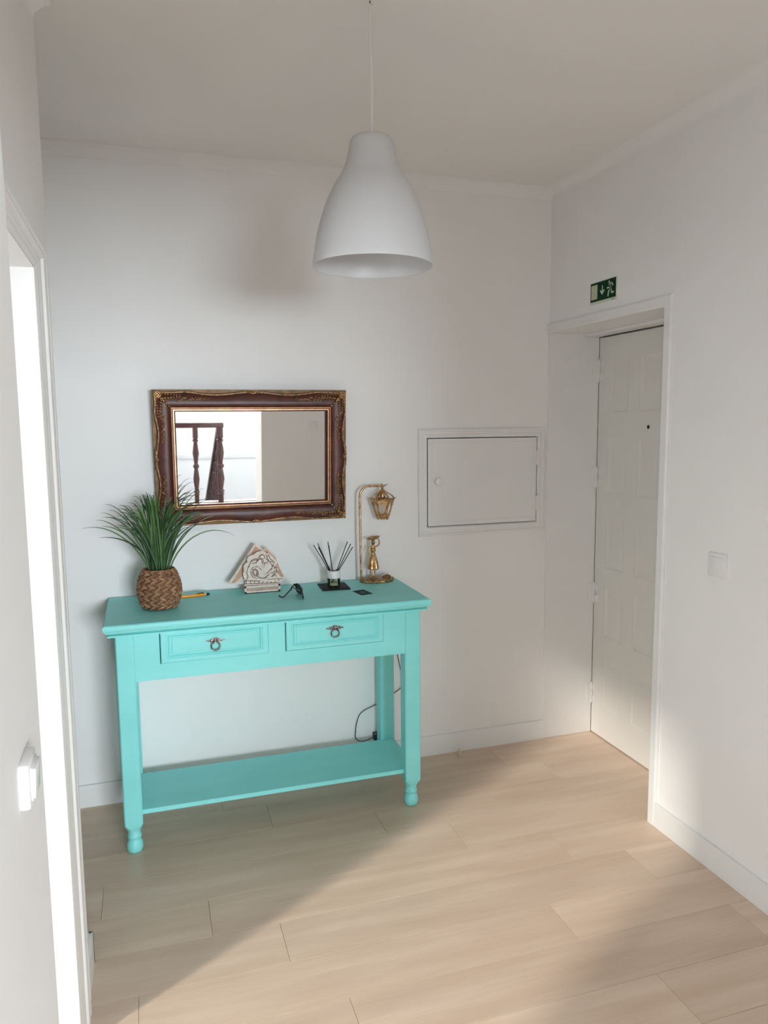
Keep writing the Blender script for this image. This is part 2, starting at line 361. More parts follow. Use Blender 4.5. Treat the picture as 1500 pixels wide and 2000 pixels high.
# ------------------------------------------------------------------ left doorway casing
cas = MB()
prof = [(0, .0015), (.010, .003), (.018, .0065), (.024, .007), (.030, .0065), (.040, .0095), (.052, .010), (.058, .0155), (.066, .018), (.078, .018), (.086, .016), (.095, .019), (.100, .017), (.100, 0), (0, 0)]
yi, zi, ynear = -1.305, 1.948, -2.365
vs = []; fs = []; k = len(prof)
for st in range(4):
    for o_, pr in prof:
        if st == 0: vs.append((XL + pr, yi + o_, 0))
        elif st == 1: vs.append((XL + pr, yi + o_, zi + o_ * .5))
        elif st == 2: vs.append((XL + pr, ynear - o_ * .1, zi + o_ * .5))
        else: vs.append((XL + pr, ynear - o_ * .1, 0))
for st in range(3):
    for i in range(k): fs.append((st * k + i, st * k + (i + 1) % k, (st + 1) * k + (i + 1) % k, (st + 1) * k + i))
fs += [tuple(range(k)), tuple(range(4 * k - 1, 3 * k - 1, -1))]
cas.add(vs, fs)
struct(cas.build('trim_4', M['trim'], angle=20), 'white moulded casing around the open doorway')
jm = MB().box(-.356, XL + .001, -1.312, -1.299, 0, 1.955).box(-.356, XL + .001, -2.380, -1.299, 1.943, 1.956)
struct(jm.build('trim_5', M['trim']), 'white painted jamb lining of the open doorway')

# ------------------------------------------------------------------ entrance door recess
tr6 = MB()
cw = .044
prof = [(0, 0), (0, .010), (.006, .013), (.036, .013), (cw, .008), (cw, 0)]
vs = []; fs = []; k = len(prof)
for st in range(3):
    for o_, pr in prof:
        if st == 0: vs.append((XR - pr, -.0005, 2.0 + o_))
        elif st == 1: vs.append((XR - pr, YE - o_, 2.0 + o_))
        else: vs.append((XR - pr, YE - o_, 0))
for st in range(2):
    for i in range(k): fs.append((st * k + i, st * k + (i + 1) % k, (st + 1) * k + (i + 1) % k, (st + 1) * k + i))
fs += [tuple(range(k)), tuple(range(3 * k - 1, 2 * k - 1, -1))]
tr6.add(vs, fs)
struct(tr6.build('trim_6', M['trim'], angle=25), 'white casing around the entrance door recess')
tr7 = MB().box(XR - .006, XD - .001, -.010, .002, 0, 2.0, .0015, 1)                      # lining on the hinge side
tr7.box(XR + .001, XD - .001, YE - .002, YE + .008, 0, 2.0, .0015, 1)
tr7.box(XD - .085, XD - .004, YE + .008, -.010, 1.988, 2.001, .003, 1)                   # stepped head
struct(tr7.build('trim_7', M['trim']), 'white lining boards inside the entrance door recess')
d1 = bpy.data.objects.new('door_1', None); COL.objects.link(d1); d1.location = (XD, -.41, 0); struct(d1, 'off-white panelled entrance door with four hinges')
rows = [(1.620, 1.880), (1.235, 1.510), (.865, 1.120), (.520, .775), (.155, .415)]
cols = [(-.252, -.100), (-.482, -.330), (-.712, -.560)]
DY0, DY1 = YE + .012, -.012
body = MB(); dz0, dz1 = .006, 1.982
body.box(XD + .0065, XD + .045, DY0, DY1, dz0, dz1)
# stiles and rails proud of the sunk field
ys = [DY0] + [v for c in sorted(cols) for v in c] + [DY1]
for i in range(0, len(ys), 2): body.box(XD, XD + .0075, ys[i], ys[i + 1], dz0, dz1)
zs = [dz0] + [v for r_ in sorted(rows) for v in r_] + [dz1]
for c in sorted(cols):
    for i in range(0, len(zs), 2): body.box(XD, XD + .0075, c[0] - .0005, c[1] + .0005, zs[i], zs[i + 1])
body.build('door_leaf', M['door'], d1)
for (z0, z1) in rows:
    for (y0, y1) in cols:
        p = MB(); st = [(0, .0005), (.006, .0012), (.012, .0045), (.018, .0058), (.026, .0055), (.040, .0022), (.044, .0018)]
        vs = []; fs = []
        for ins, dp in st:
            vs += [(XD + dp, y0 + ins, z0 + ins), (XD + dp, y1 - ins, z0 + ins), (XD + dp, y1 - ins, z1 - ins), (XD + dp, y0 + ins, z1 - ins)]
        for i in range(len(st) - 1):
            for j in range(4): fs.append((i * 4 + j, i * 4 + (j + 1) % 4, (i + 1) * 4 + (j + 1) % 4, (i + 1) * 4 + j))
        n_ = 4 * (len(st) - 1); fs.append((n_, n_ + 1, n_ + 2, n_ + 3))
        p.add(vs, fs).build('panel', M['door'], d1, angle=15)
hp = MB(); hp.tube([(XD - .001, -.4, 1.557), (XD + .003, -.4, 1.557)], .009, 16).build('peephole', M['black'], d1)
for zc in (1.828, 1.310, .732, .212):
    h = MB()
    h.box(XD - .034, XD - .006, -.0135, -.0095, zc - .048, zc + .048, .001, 1)
    h.tube([(XD - .007, -.0175, zc - .050), (XD - .007, -.0175, zc - .017)], .0065, 10).tube([(XD - .007, -.0175, zc - .015), (XD - .007, -.0175, zc + .015)], .0065, 10).tube([(XD - .007, -.0175, zc + .017), (XD - .007, -.0175, zc + .050)], .0065, 10)
    h.tube([(XD - .007, -.0175, zc - .056), (XD - .007, -.0175, zc + .056)], .0035, 8)
    h.box(XD - .003, XD + .001, -.045, -.018, zc - .045, zc - .012).box(XD - .003, XD + .001, -.045, -.018, zc + .012, zc + .045)
    h.build('hinge', M['trim'], d1)

# ------------------------------------------------------------------ fuse box hatch
fb = thing('fuse_box_hatch', (1.512, 0, 1.06), 'white painted fuse box hatch with moulded frame and round knob', 'hatch')
x0, x1, z0, z1 = 1.189, 1.836, 1.062, 1.556
ix0, ix1, iz0, iz1 = 1.231, 1.793, 1.105, 1.515
st = [(0, .0), (0, .010), (.004, .013), (.010, .013), (.013, .009), (.022, .009), (.026, .0115), (.0400, .0105), (.0400, .0)]
vs = []; fs = []
for ins, pr in st:
    vs += [(x0 + ins, -pr, z0 + ins), (x1 - ins, -pr, z0 + ins), (x1 - ins, -pr, z1 - ins), (x0 + ins, -pr, z1 - ins)]
for i in range(len(st) - 1):
    for j in range(4): fs.append((i * 4 + j, i * 4 + (j + 1) % 4, (i + 1) * 4 + (j + 1) % 4, (i + 1) * 4 + j))
MB().add(vs, fs).build('hatch_frame', M['trim'], fb, 20)
g = .0036
MB().box(ix0 + .002, ix1 - .002, .112, .1195, iz0 + .002, iz1 - .002).build('recess_back', M['plastic'], fb)
hd = MB().box(ix0 + g, ix1 - g, -.010, -.0016, iz0 + g, iz1 - g, .001, 1)
hd.build('hatch_door', M['trim'], fb); hdo = [o for o in fb.children if o.name.startswith('hatch_door')][0]
b_ = MB(); a0, a1, c0, c1 = ix0 + .022, ix1 - .022, iz0 + .022, iz1 - .022
for q in ((a0, a1, c0, c0 + .004), (a0, a1, c1 - .004, c1), (a0, a0 + .004, c0, c1), (a1 - .004, a1, c0, c1)): b_.box(q[0], q[1], -.0112, -.0099, q[2], q[3], .0006, 1)
b_.build('bead', M['trim'], hdo)
kb = MB(); bm = None
prof = [(.0, 0), (.008, 0), (.008, .008), (.016, .012), (.019, .019), (.017, .026), (.010, .030), (0, .031)]
pv = MB().lathe(prof, (0, 0, 0), 20)
kb.add([(1.281 + v[0], -.010 - v[2], 1.316 + v[1]) for v in pv.v], pv.f).build('knob', M['trim'], hdo)
for zc in (1.415, 1.197):
    h = MB().tube([(1.7915, -.0155, zc - .036), (1.7915, -.0155, zc + .036)], .0045, 10).box(1.779, 1.7915, -.0125, -.0095, zc - .034, zc + .034).box(1.7915, 1.806, -.0165, -.0135, zc - .034, zc + .034)
    h.build('hinge', M['trim'], hdo)

# ------------------------------------------------------------------ switches
def switch(label, c, nrm, w=.084, h=.084):
    n = Vector(nrm); s_ = n.cross(Vector((0, 0, 1))).normalized(); c = Vector(c)
    t = thing('light_switch', c, label, 'light switch')
    def brick(nm, u0, u1, v0, v1, d0, d1, mat, tilt=0, bev=.002):
        b = MB().box(u0, u1, v0, v1, d0, d1, bev)
        b.v = [tuple(c + s_ * v[0] + Vector((0, 0, 1)) * v[1] + n * (v[2] + (tilt * v[1] if v[2] > (d0 + d1) / 2 else 0))) for v in b.v]
        return b.build(nm, mat, t)
    brick('plate', -w / 2, w / 2, -h / 2, h / 2, -.001, .009, M['plastic'], bev=.003)
    brick('surround', -w * .36, w * .36, -h * .36, h * .36, .0085, .0105, M['trim'], bev=.0006)
    brick('rocker', -w * .33, w * .33, -h * .33, h * .33, .0088, .0130, M['plastic'], tilt=.05, bev=.0012)
    return t
switch('square white light switch on the wall right of the entrance door', (XR, -1.160, 1.090), (-1, 0, 0))
switch('white light switch on the wall facing the mirror', (1.405, YREAR, 1.11), (0, 1, 0))
switch('white light switch on the pier beside the open doorway', (XP, -2.500, 1.262), (1, 0, 0), .046, .043)

# ------------------------------------------------------------------ emergency exit sign
sg = thing('exit_sign', (XR, -.4365, 2.127), 'green emergency exit sign with running figure above the entrance door', 'sign')
SY0, SY1, SZ0, SZ1 = -.346, -.527, 2.088, 2.1655
MB().box(XR - .003, XR + .001, SY0 + .004, SY1 - .005, SZ0 - .010, SZ1 + .003, .0006, 1).build('sign_plate', M['lumi'], sg)
MB().box(XR - .0042, XR - .0028, SY0, SY1, SZ0, SZ1).build('green_field', M['green'], sg)
def suv(u, v): return (SY0 + (SY1 - SY0) * u, SZ1 + (SZ0 - SZ1) * v)
def spoly(b, pts, d0=-.0050, d1=-.0040): b.prism([suv(*p) for p in pts], XR + d0, XR + d1, 'yz')
def sline(b, pts, w):
    asp = (SZ1 - SZ0) / abs(SY1 - SY0)
    for (u0, v0), (u1, v1) in zip(pts, pts[1:]):
        d = Vector(((u1 - u0), (v1 - v0) * asp)); L = d.length; d /= L; nn = Vector((-d.y, d.x)) * w
        ex = d * w * .6
        q = [(u0 - ex.x + nn.x, v0 + (-ex.y + nn.y) / asp), (u1 + ex.x + nn.x, v1 + (ex.y + nn.y) / asp), (u1 + ex.x - nn.x, v1 + (ex.y - nn.y) / asp), (u0 - ex.x - nn.x, v0 + (-ex.y - nn.y) / asp)]
        spoly(b, q)
b = MB(); spoly(b, [(.035, .12), (.283, .12), (.283, .88), (.035, .88)]); b.build('doorway_symbol', M['lumi2'], sg)
b = MB(); sline(b, [(.482, .26), (.480, .64)], .014); sline(b, [(.412, .50), (.478, .68)], .017); sline(b, [(.552, .50), (.480, .68)], .017); b.build('arrow', M['lumi'], sg)
b = MB(); spoly(b, [(.75 + .024 * math.cos(a * PI / 6), .15 + .056 * math.sin(a * PI / 6)) for a in range(12)])
sline(b, [(.765, .25), (.785, .42), (.800, .55)], .030); sline(b, [(.770, .25), (.855, .24), (.893, .37)], .016); sline(b, [(.775, .27), (.760, .42), (.680, .45)], .016)
sline(b, [(.790, .54), (.728, .66), (.716, .87)], .017); sline(b, [(.805, .52), (.838, .60), (.842, .74), (.925, .73)], .017)
b.build('running_figure', M['lumi'], sg)
b = MB()
for i, (u, w_) in enumerate(((.835, .018), (.868, .010), (.893, .022), (.93, .02))): spoly(b, [(u, 1.055), (u + w_, 1.055), (u + w_, 1.10), (u, 1.10)], -.0036, -.0028)
b.build('small_print', M['dark_brown'], sg)

# ------------------------------------------------------------------ pendant lamp
PX, PY = .597, -1.27
pn = thing('pendant_lamp', (PX, PY, 1.995), 'white bell-shaped plastic pendant lamp hanging on a thin white cord', 'lamp')
pr = [(.159, 0), (.1585, .012), (.152, .050), (.1445, .088), (.133, .126), (.119, .164), (.0995, .203), (.076, .241), (.063, .280), (.0585, .306), (.054, .318), (.044, .324), (.006, .325)]
def smooth_prof(P, n=4):
    out = []
    for i in range(len(P) - 1):
        p0, p1, p2, p3 = P[max(i - 1, 0)], P[i], P[i + 1], P[min(i + 2, len(P) - 1)]
        for j in range(n):
            t = j / n; out.append(tuple(.5 * ((2 * p1[k]) + (-p0[k] + p2[k]) * t + (2 * p0[k] - 5 * p1[k] + 4 * p2[k] - p3[k]) * t * t + (-p0[k] + 3 * p1[k] - 3 * p2[k] + p3[k]) * t ** 3) for k in (0, 1)))
    return out + [P[-1]]
po = smooth_prof(pr, 4); pin = [(max(r - .003, .004), z - (.003 if z > .3 else 0)) for r, z in po]
MB().shell(list(reversed(pin)) + po, (PX, PY, 1.995), 64).build('lamp_shade', M['shade'], pn, 60)
cb = []; 
for i in range(13):
    t = i / 12; cb.append((PX + .004 * math.sin(t * 5) * (1 - t) * t * 3, PY, 2.318 + t * (H - .007 - 2.318)))
MB().tube(cb, .0032, 8).build('cord', M['plastic'], pn)
MB().tube([(PX, PY, H), (PX, PY, H - .005), (PX + .003, PY, H - .008), (PX + .002, PY, H - .011), (PX - .002, PY, H - .010)], .0016, 6).build('ceiling_hook', M['black'], pn)
MB().lathe([(0, 0), (.019, 0), (.020, .006), (.020, .055), (.012, .064), (.006, .070), (0, .070)], (PX, PY, 2.245), 20).build('lamp_holder', M['plastic'], pn)
MB().lathe([(0, 0), (.014, .003), (.024, .012), (.030, .028), (.028, .045), (.018, .066), (.014, .082), (0, .082)], (PX, PY, 2.168), 20).build('bulb', M['white_label'], pn)

# ------------------------------------------------------------------ console table
TZ = .8854; TX0, TX1, TYF, TYB = -.168, 1.067, -.487, -.018
tb = thing('console_table', (.45, -.25, 0), 'turquoise painted wooden console table with two drawers and low shelf', 'table')
b = MB(); vs = []; fs = []
st = [(.014, -.046), (.014, -.040), (.022, -.0385), (.012, -.034), (.006, -.028), (.006, -.0245), (.002, -.022), (0, -.016), (0, -.008), (.002, -.003), (.006, 0)]
for ins, z in st:
    vs += [(TX0 + ins, TYF + ins, TZ + z), (TX1 - ins, TYF + ins, TZ + z), (TX1 - ins, TYB, TZ + z), (TX0 + ins, TYB, TZ + z)]
for i in range(len(st) - 1):
    for j in range(4): fs.append((i * 4 + j, i * 4 + (j + 1) % 4, (i + 1) * 4 + (j + 1) % 4, (i + 1) * 4 + j))
n_ = 4 * (len(st) - 1); fs += [(3, 2, 1, 0), (n_, n_ + 1, n_ + 2, n_ + 3)]
b.add(vs, fs).build('table_top', M['turq'], tb, 28)
LW = .0655; FY = -.446; BY = -.036
zt = TZ - .044
def leg(cx, cy, front):
    h = LW / 2; vs = []; fs = []; c = .0075
    def ring(h_, c_, z):
        return [(cx + a, cy + b_, z) for a, b_ in ((-h_ + c_, -h_), (h_ - c_, -h_), (h_, -h_ + c_), (h_, h_ - c_), (h_ - c_, h_), (-h_ + c_, h_), (-h_, h_ - c_), (-h_, -h_ + c_))]
    for (h_, c_, z) in ((.0225, .0125, .086), (h - .004, .012, .100), (h, .0045, .116), (h, .0040, zt)): vs += ring(h_, c_, z)
    for i in range(3):
        for j in range(8): fs.append((i * 8 + j, i * 8 + (j + 1) % 8, (i + 1) * 8 + (j + 1) % 8, (i + 1) * 8 + j))
    fs += [tuple(reversed(range(8))), tuple(range(24, 32))]
    o = MB().add(vs, fs).build('leg', M['turq'], tb, 25)
    MB().lathe([(.019, 0), (.025, .003), (.0295, .012), (.0305, .024), (.029, .037), (.024, .047), (.0215, .052), (.025, .056), (.0265, .062), (.025, .068), (.0225, .072), (.0235, .080), (.024, .088)], (cx, cy, 0), 28).build('foot', M['turq'], o, 50)
for cx in (-.098, 1.000):
    leg(cx, FY + LW / 2, True); leg(cx, BY - LW / 2, False)
lx0, lx1 = -.098 + LW / 2, 1.0 - LW / 2
AZ = .660; d = [(.0215, .4185), (.4825, .8775)]; dzb, dzt = .7185, .838
fr = MB(); yf, yb = FY + .004, FY + .024
fr.box(lx0 - .002, lx1 + .002, yf, yb, AZ, dzb)                       # bottom rail
for a, c in ((lx0 - .002, d[0][0]), (d[0][1], d[1][0]), (d[1][1], lx1 + .002)): fr.box(a, c, yf, yb, dzb, zt)
fr.build('front_apron', M['turq'], tb)
MB().box(d[0][0], d[1][1], yf + .001, yb, dzt + .006, zt).build('top_rail', M['turq'], tb)
for cx in (-.098, 1.0): MB().box(cx - .010, cx + .010, FY + LW - .002, BY - LW + .002, AZ, zt).build('side_apron', M['turq'], tb)
MB().box(lx0 - .002, lx1 + .002, BY - .026, BY - .006, AZ, zt).build('back_apron', M['turq'], tb)
MB().box(lx0, lx1, yb, BY - .026, AZ + .01, AZ + .018).build('drawer_runner_board', M['turq'], tb)
for i, (a, c) in enumerate(d):
    prd = .010 if i == 0 else .007
    gx, gz = .0030, .0022
    a0, a1, z0, z1 = a + gx, c - .0016, dzb + gz, dzt + .004
    st = [(0, -prd + .022), (0, -prd + .003), (.003, -prd), (.021, -prd), (.0235, -prd + .003), (.0265, -prd + .003), (.029, -prd), (.034, -prd + .0045), (.038, -prd + .0045), (.041, -prd + .002)]
    vs = []; fs = []
    for ins, dy in st:
        k_ = ins * .82
        vs += [(a0 + ins, yf + dy, z0 + k_), (a1 - ins, yf + dy, z0 + k_), (a1 - ins, yf + dy, z1 - k_ * .9), (a0 + ins, yf + dy, z1 - k_ * .9)]
    for q in range(len(st) - 1):
        for j in range(4): fs.append((q * 4 + j, q * 4 + (j + 1) % 4, (q + 1) * 4 + (j + 1) % 4, (q + 1) * 4 + j))
    n_ = 4 * (len(st) - 1); fs += [(3, 2, 1, 0), (n_, n_ + 1, n_ + 2, n_ + 3)]
    dr = MB().add(vs, fs).build('drawer', M['turq'], tb, 20)
    bx = MB(); ya, yb2 = yf - prd + .020, BY - .06                          # drawer box behind the front
    bx.box(a0 + .004, a0 + .014, ya, yb2, z0 + .004, z1 - .02).box(a1 - .014, a1 - .004, ya, yb2, z0 + .004, z1 - .02).box(a0 + .004, a1 - .004, yb2 - .01, yb2, z0 + .004, z1 - .02).box(a0 + .004, a1 - .004, ya, yb2, z0 + .004, z0 + .010)
    bx.build('drawer_box', M['turq'], dr)
    hx = (.220, .677)[i]; hz = (.790, .794)[i]; hy = yf - prd + .002
    hb = MB()
    sh = [(-.037, 0), (-.031, .0035), (-.026, .0015), (-.020, .007), (-.013, .006), (-.008, .011), (0, .0125), (.008, .011), (.013, .006), (.020, .007), (.026, .0015), (.031, .0035), (.037, 0), (.031, -.004), (.026, -.002), (.019, -.007), (.012, -.005), (.007, -.009), (0, -.008), (-.007, -.009), (-.012, -.005), (-.019, -.007), (-.026, -.002), (-.031, -.004)]
    hb.prism([(hx + p[0], hz + p[1]) for p in sh], hy - .0028, hy, 'xz')
    for sx in (-1, 1):
        hb.ell((hx + sx * .0135, hy - .0030, hz + .001), (.0075, .0028, .0042), None, 10, 6); hb.ell((hx + sx * .026, hy - .0024, hz), (.0045, .002, .0024), None, 8, 5)
    hb.ell((hx, hy - .004, hz + .002), (.0065, .005, .007), None, 12, 8)
    hn = hb.build('handle_plate', M['handle'], dr, 40)
    rg = MB().torus((hx, hy - .0085, hz - .0195), .0155, .0030, (0, 1, .12), 32, 10)
    for q in range(14):
        an = PI * (1.12 + .76 * q / 13); rg.ell((hx + .0155 * math.cos(an), hy - .0085, hz - .0195 + .0155 * math.sin(an)), (.0036, .0036, .0036), None, 6, 4)
    rg.build('ring_pull', M['handle'], dr, 60)
# low shelf
SZt = .157
ya_, yb_, yc_ = FY + .030, FY + LW + .0005, -.112
MB().prism([(lx0 - .003, ya_), (lx1 + .003, ya_), (lx1 + .003, yb_), (1.026, yb_), (1.026, yc_), (-.124, yc_), (-.124, yb_), (lx0 - .003, yb_)], SZt - .017, SZt, 'xy').build('shelf', M['turq'], tb)
MB().box(-.124, 1.026, -.1125, -.1020, SZt - .045, SZt - .001, .001, 1).build('shelf_back_rail', M['turq'], tb)

# ------------------------------------------------------------------ mirror in ornate frame
TH = math.radians(4.0)
mr = thing('wall_mirror', (.436, -.018, 1.168), 'ornate dark mahogany and gilt framed rectangular mirror on the wall', 'mirror')
mr.rotation_euler = (0, 0, 0)
MX0, MX1, MZ0, MZ1 = .037, .836, 1.170, 1.729
GX0, GX1, GZ0, GZ1 = .126, .735, 1.262, 1.647
# everything is built upright at y = depth and then leaned forward about the bottom edge
def lean(b):
    out = []
    for v in b.v:
        y, z = v[1] + .018, v[2] - MZ0
        out.append((v[0], -.018 + y * math.cos(TH) - z * math.sin(TH), MZ0 + z * math.cos(TH) + y * math.sin(TH)))
    b.v = out; return b
YF0 = -.020
def side_point(s, t, ins, pr):
    # s side index, t along 0..1 between mitre corners, ins = inset from the OUTER rectangle, pr = protrusion
    x0, x1, z0, z1 = MX0 + ins, MX1 - ins, MZ0 + ins, MZ1 - ins
    if s == 0: return (x0 + (x1 - x0) * t, YF0 - pr, z1)
    if s == 1: return (x1, YF0 - pr, z1 + (z0 - z1) * t)
    if s == 2: return (x1 + (x0 - x1) * t, YF0 - pr, z0)
    return (x0, YF0 - pr, z0 + (z1 - z0) * t)
def wave(t):
    # inset of the carved outer edge from the backing rectangle along one side
    a = abs(t - .5) * 2                        # 0 at centre, 1 at corner
    if a > .70: return .003 + .003 * math.sin((a - .7) / .3 * PI)
    u = a / .70
    w = .012 * (math.sin(PI * u ** 1.25)) ** 1.3
    curl = .006 * math.exp(-(u / .05) ** 2)
    return .003 + w + curl
back = MB()
st = [(0, 0), (0, .010), (.030, .010), (.030, 0)]
for s in range(4):
    vs = []; fs = []
    for t in (0, 1):
        for ins, p in st: vs.append(side_point(s, t, ins, p))
    for i in range(4): fs.append((i, (i + 1) % 4, 4 + (i + 1) % 4, 4 + i))
    back.add(vs, fs)
lean(back).build('backing_frame', M['ochre'], mr, 25)
WID = .088
for s in range(4):
    NT = 96; b = MB(); vs = []; fs = []
    rim = []
    for i in range(NT + 1):
        t = i / NT; w = wave(t)
        prof = [(w + .001, .008), (w, .024), (w + .004, .033), (w + .009, .033), (w + .016, .026), (.046, .020), (.058, .020), (.068, .024), (.0715, .029), (.0715, .008)]
        for ins, p in prof: vs.append(side_point(s, t, ins, p))
        rim.append(side_point(s, t, w + .0055, .0345))
    k = len(prof)
    for i in range(NT):
        for j in range(k - 1): fs.append((i * k + j, i * k + j + 1, (i + 1) * k + j + 1, (i + 1) * k + j))
    rail = lean(b.add(vs, fs)).build('frame_rail', M['mahog'], mr, 40)
    rt = MB(); rt.tube(rim[2:-2], .0028, 8)
    lean(rt).build('gilt_edge', M['gold'], rail, 60)
    # small scrolls at the middle of each side
    sc = MB(); c = side_point(s, .5, .008, .033)
    along = Vector(side_point(s, .6, 0, 0)) - Vector(side_point(s, .4, 0, 0)); along.normalize()
    for sg_ in (-1, 1):
        for q in range(5): sc.ell(Vector(c) + along * sg_ * (.006 + .008 * q) + Vector((0, -.001 * (4 - q), 0)), (.0055, .004, .0045), None, 8, 5)
    lean(sc).build('centre_scroll', M['gold'], rail, 60)
# gilt stepped lip
lp = MB(); lp2 = MB()
for ins0, ins1, p0, p1, tgt in ((.0712, .0755, .029, .030, lp), (.0755, .0795, .024, .024, lp2), (.0795, .0835, .026, .026, lp), (.0835, .0885, .019, .014, lp2)):
    for s in range(4):
        vs = [side_point(s, t, i_, p_) for t in (0, 1) for i_, p_ in ((ins0, 0.004), (ins0, p0), (ins1, p1), (ins1, .004))]
        tgt.add(vs, [(0, 1, 5, 4), (1, 2, 6, 5), (2, 3, 7, 6), (3, 0, 4, 7)])
lean(lp).build('gilt_lip', M['gilt_line'], mr, 25)
lean(lp2).build('dark_lip', M['mahog'], mr, 25)
gl = MB().box(GX0 - .006, GX1 + .006, YF0 - .008, YF0 - .012, GZ0 - .008, GZ1 + .004)
lean(gl).build('mirror_glass', M['glass_mirror'], mr)
bp_ = MB().box(MX0 + .02, MX1 - .02, YF0 - .001, YF0 - .007, MZ0 + .02, MZ1 - .02)
lean(bp_).build('back_board', M['mahog'], mr)
# gilt corner ornaments: rosette, acanthus leaves and sprays of tiny flowers along the cove
rnd = random.Random(3)
for cxn, czn in ((0, 0), (1, 0), (0, 1), (1, 1)):
    cx = MX0 + .021 if cxn == 0 else MX1 - .021; cz = MZ0 + .021 if czn == 0 else MZ1 - .021
    sx = 1 if cxn == 0 else -1; sz = 1 if czn == 0 else -1
    b = MB()
    yy = YF0 - .034
    b.torus((cx, yy, cz), .0115, .0040, (0, 1, 0), 20, 8); b.torus((cx, yy - .002, cz), .0055, .0026, (0, 1, 0), 16, 6); b.ell((cx, yy - .002, cz), (.004, .005, .004))
    b.box(cx - .016, cx + .016, YF0 - .030, YF0 - .012, cz - .016, cz + .016, .004)
    for (dx, dz) in ((1, 0), (0, 1)):
        for q in range(7):
            off = .020 + .011 * q; sp = .013 * (1 - q / 9)
            for e_ in (-1, 1):
                px = cx + sx * dx * off + sx * dz * (.004 + e_ * sp * .8); pz = cz + sz * dz * off + sz * dx * (.004 + e_ * sp * .8)
                an = math.atan2(sz * dz + e_ * .7 * sz * dx, sx * dx + e_ * .7 * sx * dz)
                b.ell((px, yy + .004 + .0012 * q, pz), (.0085 * (1 - q * .06), .0042, .0042), Matrix.Rotation(-an, 3, 'Y'), 8, 5)
    for q in range(5):
        o_ = .014 + .010 * q
        b.ell((cx + sx * o_, yy + .004 + .002 * q, cz + sz * o_), (.008, .005, .005), Matrix.Rotation(-math.atan2(sz, sx), 3, 'Y'), 8, 5)
    lean(b).build('corner_rosette', M['gold'], mr, 60)
    b = MB()
    for (dx, dz, ln) in ((1, 0, .120), (0, 1, .110)):
        for q in range(34):
            t = q / 33; off = .080 + ln * t; lat = .016 + rnd.uniform(-.013, .013) * (1 - t * .75)
            r_ = rnd.uniform(.0024, .0042) * (1 - .35 * t)
            b.ell((cx + sx * dx * off + sx * dz * lat, YF0 - .0255 - rnd.uniform(0, .003), cz + sz * dz * off + sz * dx * lat), (r_ * 1.3, r_, r_), None, 6, 4)
    lean(b).build('flower_spray', M['gold'], mr, 60)['kind'] = 'stuff'

# ------------------------------------------------------------------ potted grass in a woven basket
PC = Vector((.032, -.262, TZ))
pg = thing('potted_plant', PC, 'green grassy plant in a round woven brown basket on the console table', 'plant')
bp2 = [(.050, 0), (.062, .006), (.074, .030), (.0805, .060), (.0805, .088), (.075, .115), (.064, .140), (.057, .152)]
inn = [(r - .005, z) for r, z in bp2[1:]]
core = MB().lathe([(0, .001)] + [(r - .006, z) for r, z in bp2] + [(.050, .148), (.050, .125), (0, .125)], PC, 40)
bs = core.build('basket', M['wicker_in'], pg, 40)
def brad(z):
    for (r0, z0), (r1, z1) in zip(bp2, bp2[1:]):
        if z0 <= z <= z1: return r0 + (r1 - r0) * (z - z0) / (z1 - z0)
    return bp2[-1][0]
rows_ = [.021, .045, .069, .093, .117, .139]
for ri, zc in enumerate(rows_):
    b = MB(); N = 13 + (ri in (1, 2, 3, 4)) * 2
    for half in (-1, 1):
        for j in range(N):
            an = 2 * PI * (j + (ri * .37)) / N + half * .05
            r = brad(zc + half * .006) - .0035 + rnd.uniform(-.0008, .0008)
            c = PC + Vector((r * math.cos(an), r * math.sin(an), zc + half * .0060))
            tang = Vector((-math.sin(an), math.cos(an), 0)); rad = Vector((math.cos(an), math.sin(an), 0))
            ln = 2 * PI * r / N * .88
            ax = (tang + Vector((0, 0, 1)) * (half * -.55 + rnd.uniform(-.12, .12))).normalized()
            rt = Matrix((ax, rad, ax.cross(rad))).transposed()
            b.ell(c, (ln * .74, .0088, .0062), rt, 10, 6)
    b.build('braid', M['wicker'], bs, 70)
rimb = MB(); rimb.torus(PC + Vector((0, 0, .152)), .0560, .0042, (0, 0, 1), 40, 8); rimb.build('basket_rim', M['wicker'], bs, 70)
def bez(P, t):
    a, b, c, d = P; u = 1 - t
    return a * u ** 3 + b * 3 * u * u * t + c * 3 * u * t * t + d * t ** 3
def blade(base, c1, c2, tip, w, side=None):
    n = 12; pts = [bez((base, c1, c2, tip), i / n) for i in range(n + 1)]; vs = []; fs = []
    view = Vector((0, -1, .15)) if side is None else side
    for i, p in enumerate(pts):
        t = (pts[min(i + 1, n)] - pts[max(i - 1, 0)]).normalized(); s_ = t.cross(view)
        s_ = s_.normalized() if s_.length > 1e-4 else Vector((1, 0, 0)); nn = s_.cross(t)
        ww = w * (1 - (i / n) ** 2.2) * (.75 + .25 * min(1, i / 3)) + .0003
        vs += [p - s_ * ww, p + nn * ww * .35, p + s_ * ww, p - nn * ww * .10]
    for i in range(n):
        for j in range(4): fs.append((i * 4 + j, i * 4 + (j + 1) % 4, (i + 1) * 4 + (j + 1) % 4, (i + 1) * 4 + j))
    fs += [(0, 1, 2, 3), (n * 4 + 3, n * 4 + 2, n * 4 + 1, n * 4)]
    return MB().add(vs, fs).build('leaf', M['leaf'], pg, 60)
BZ = TZ + .122
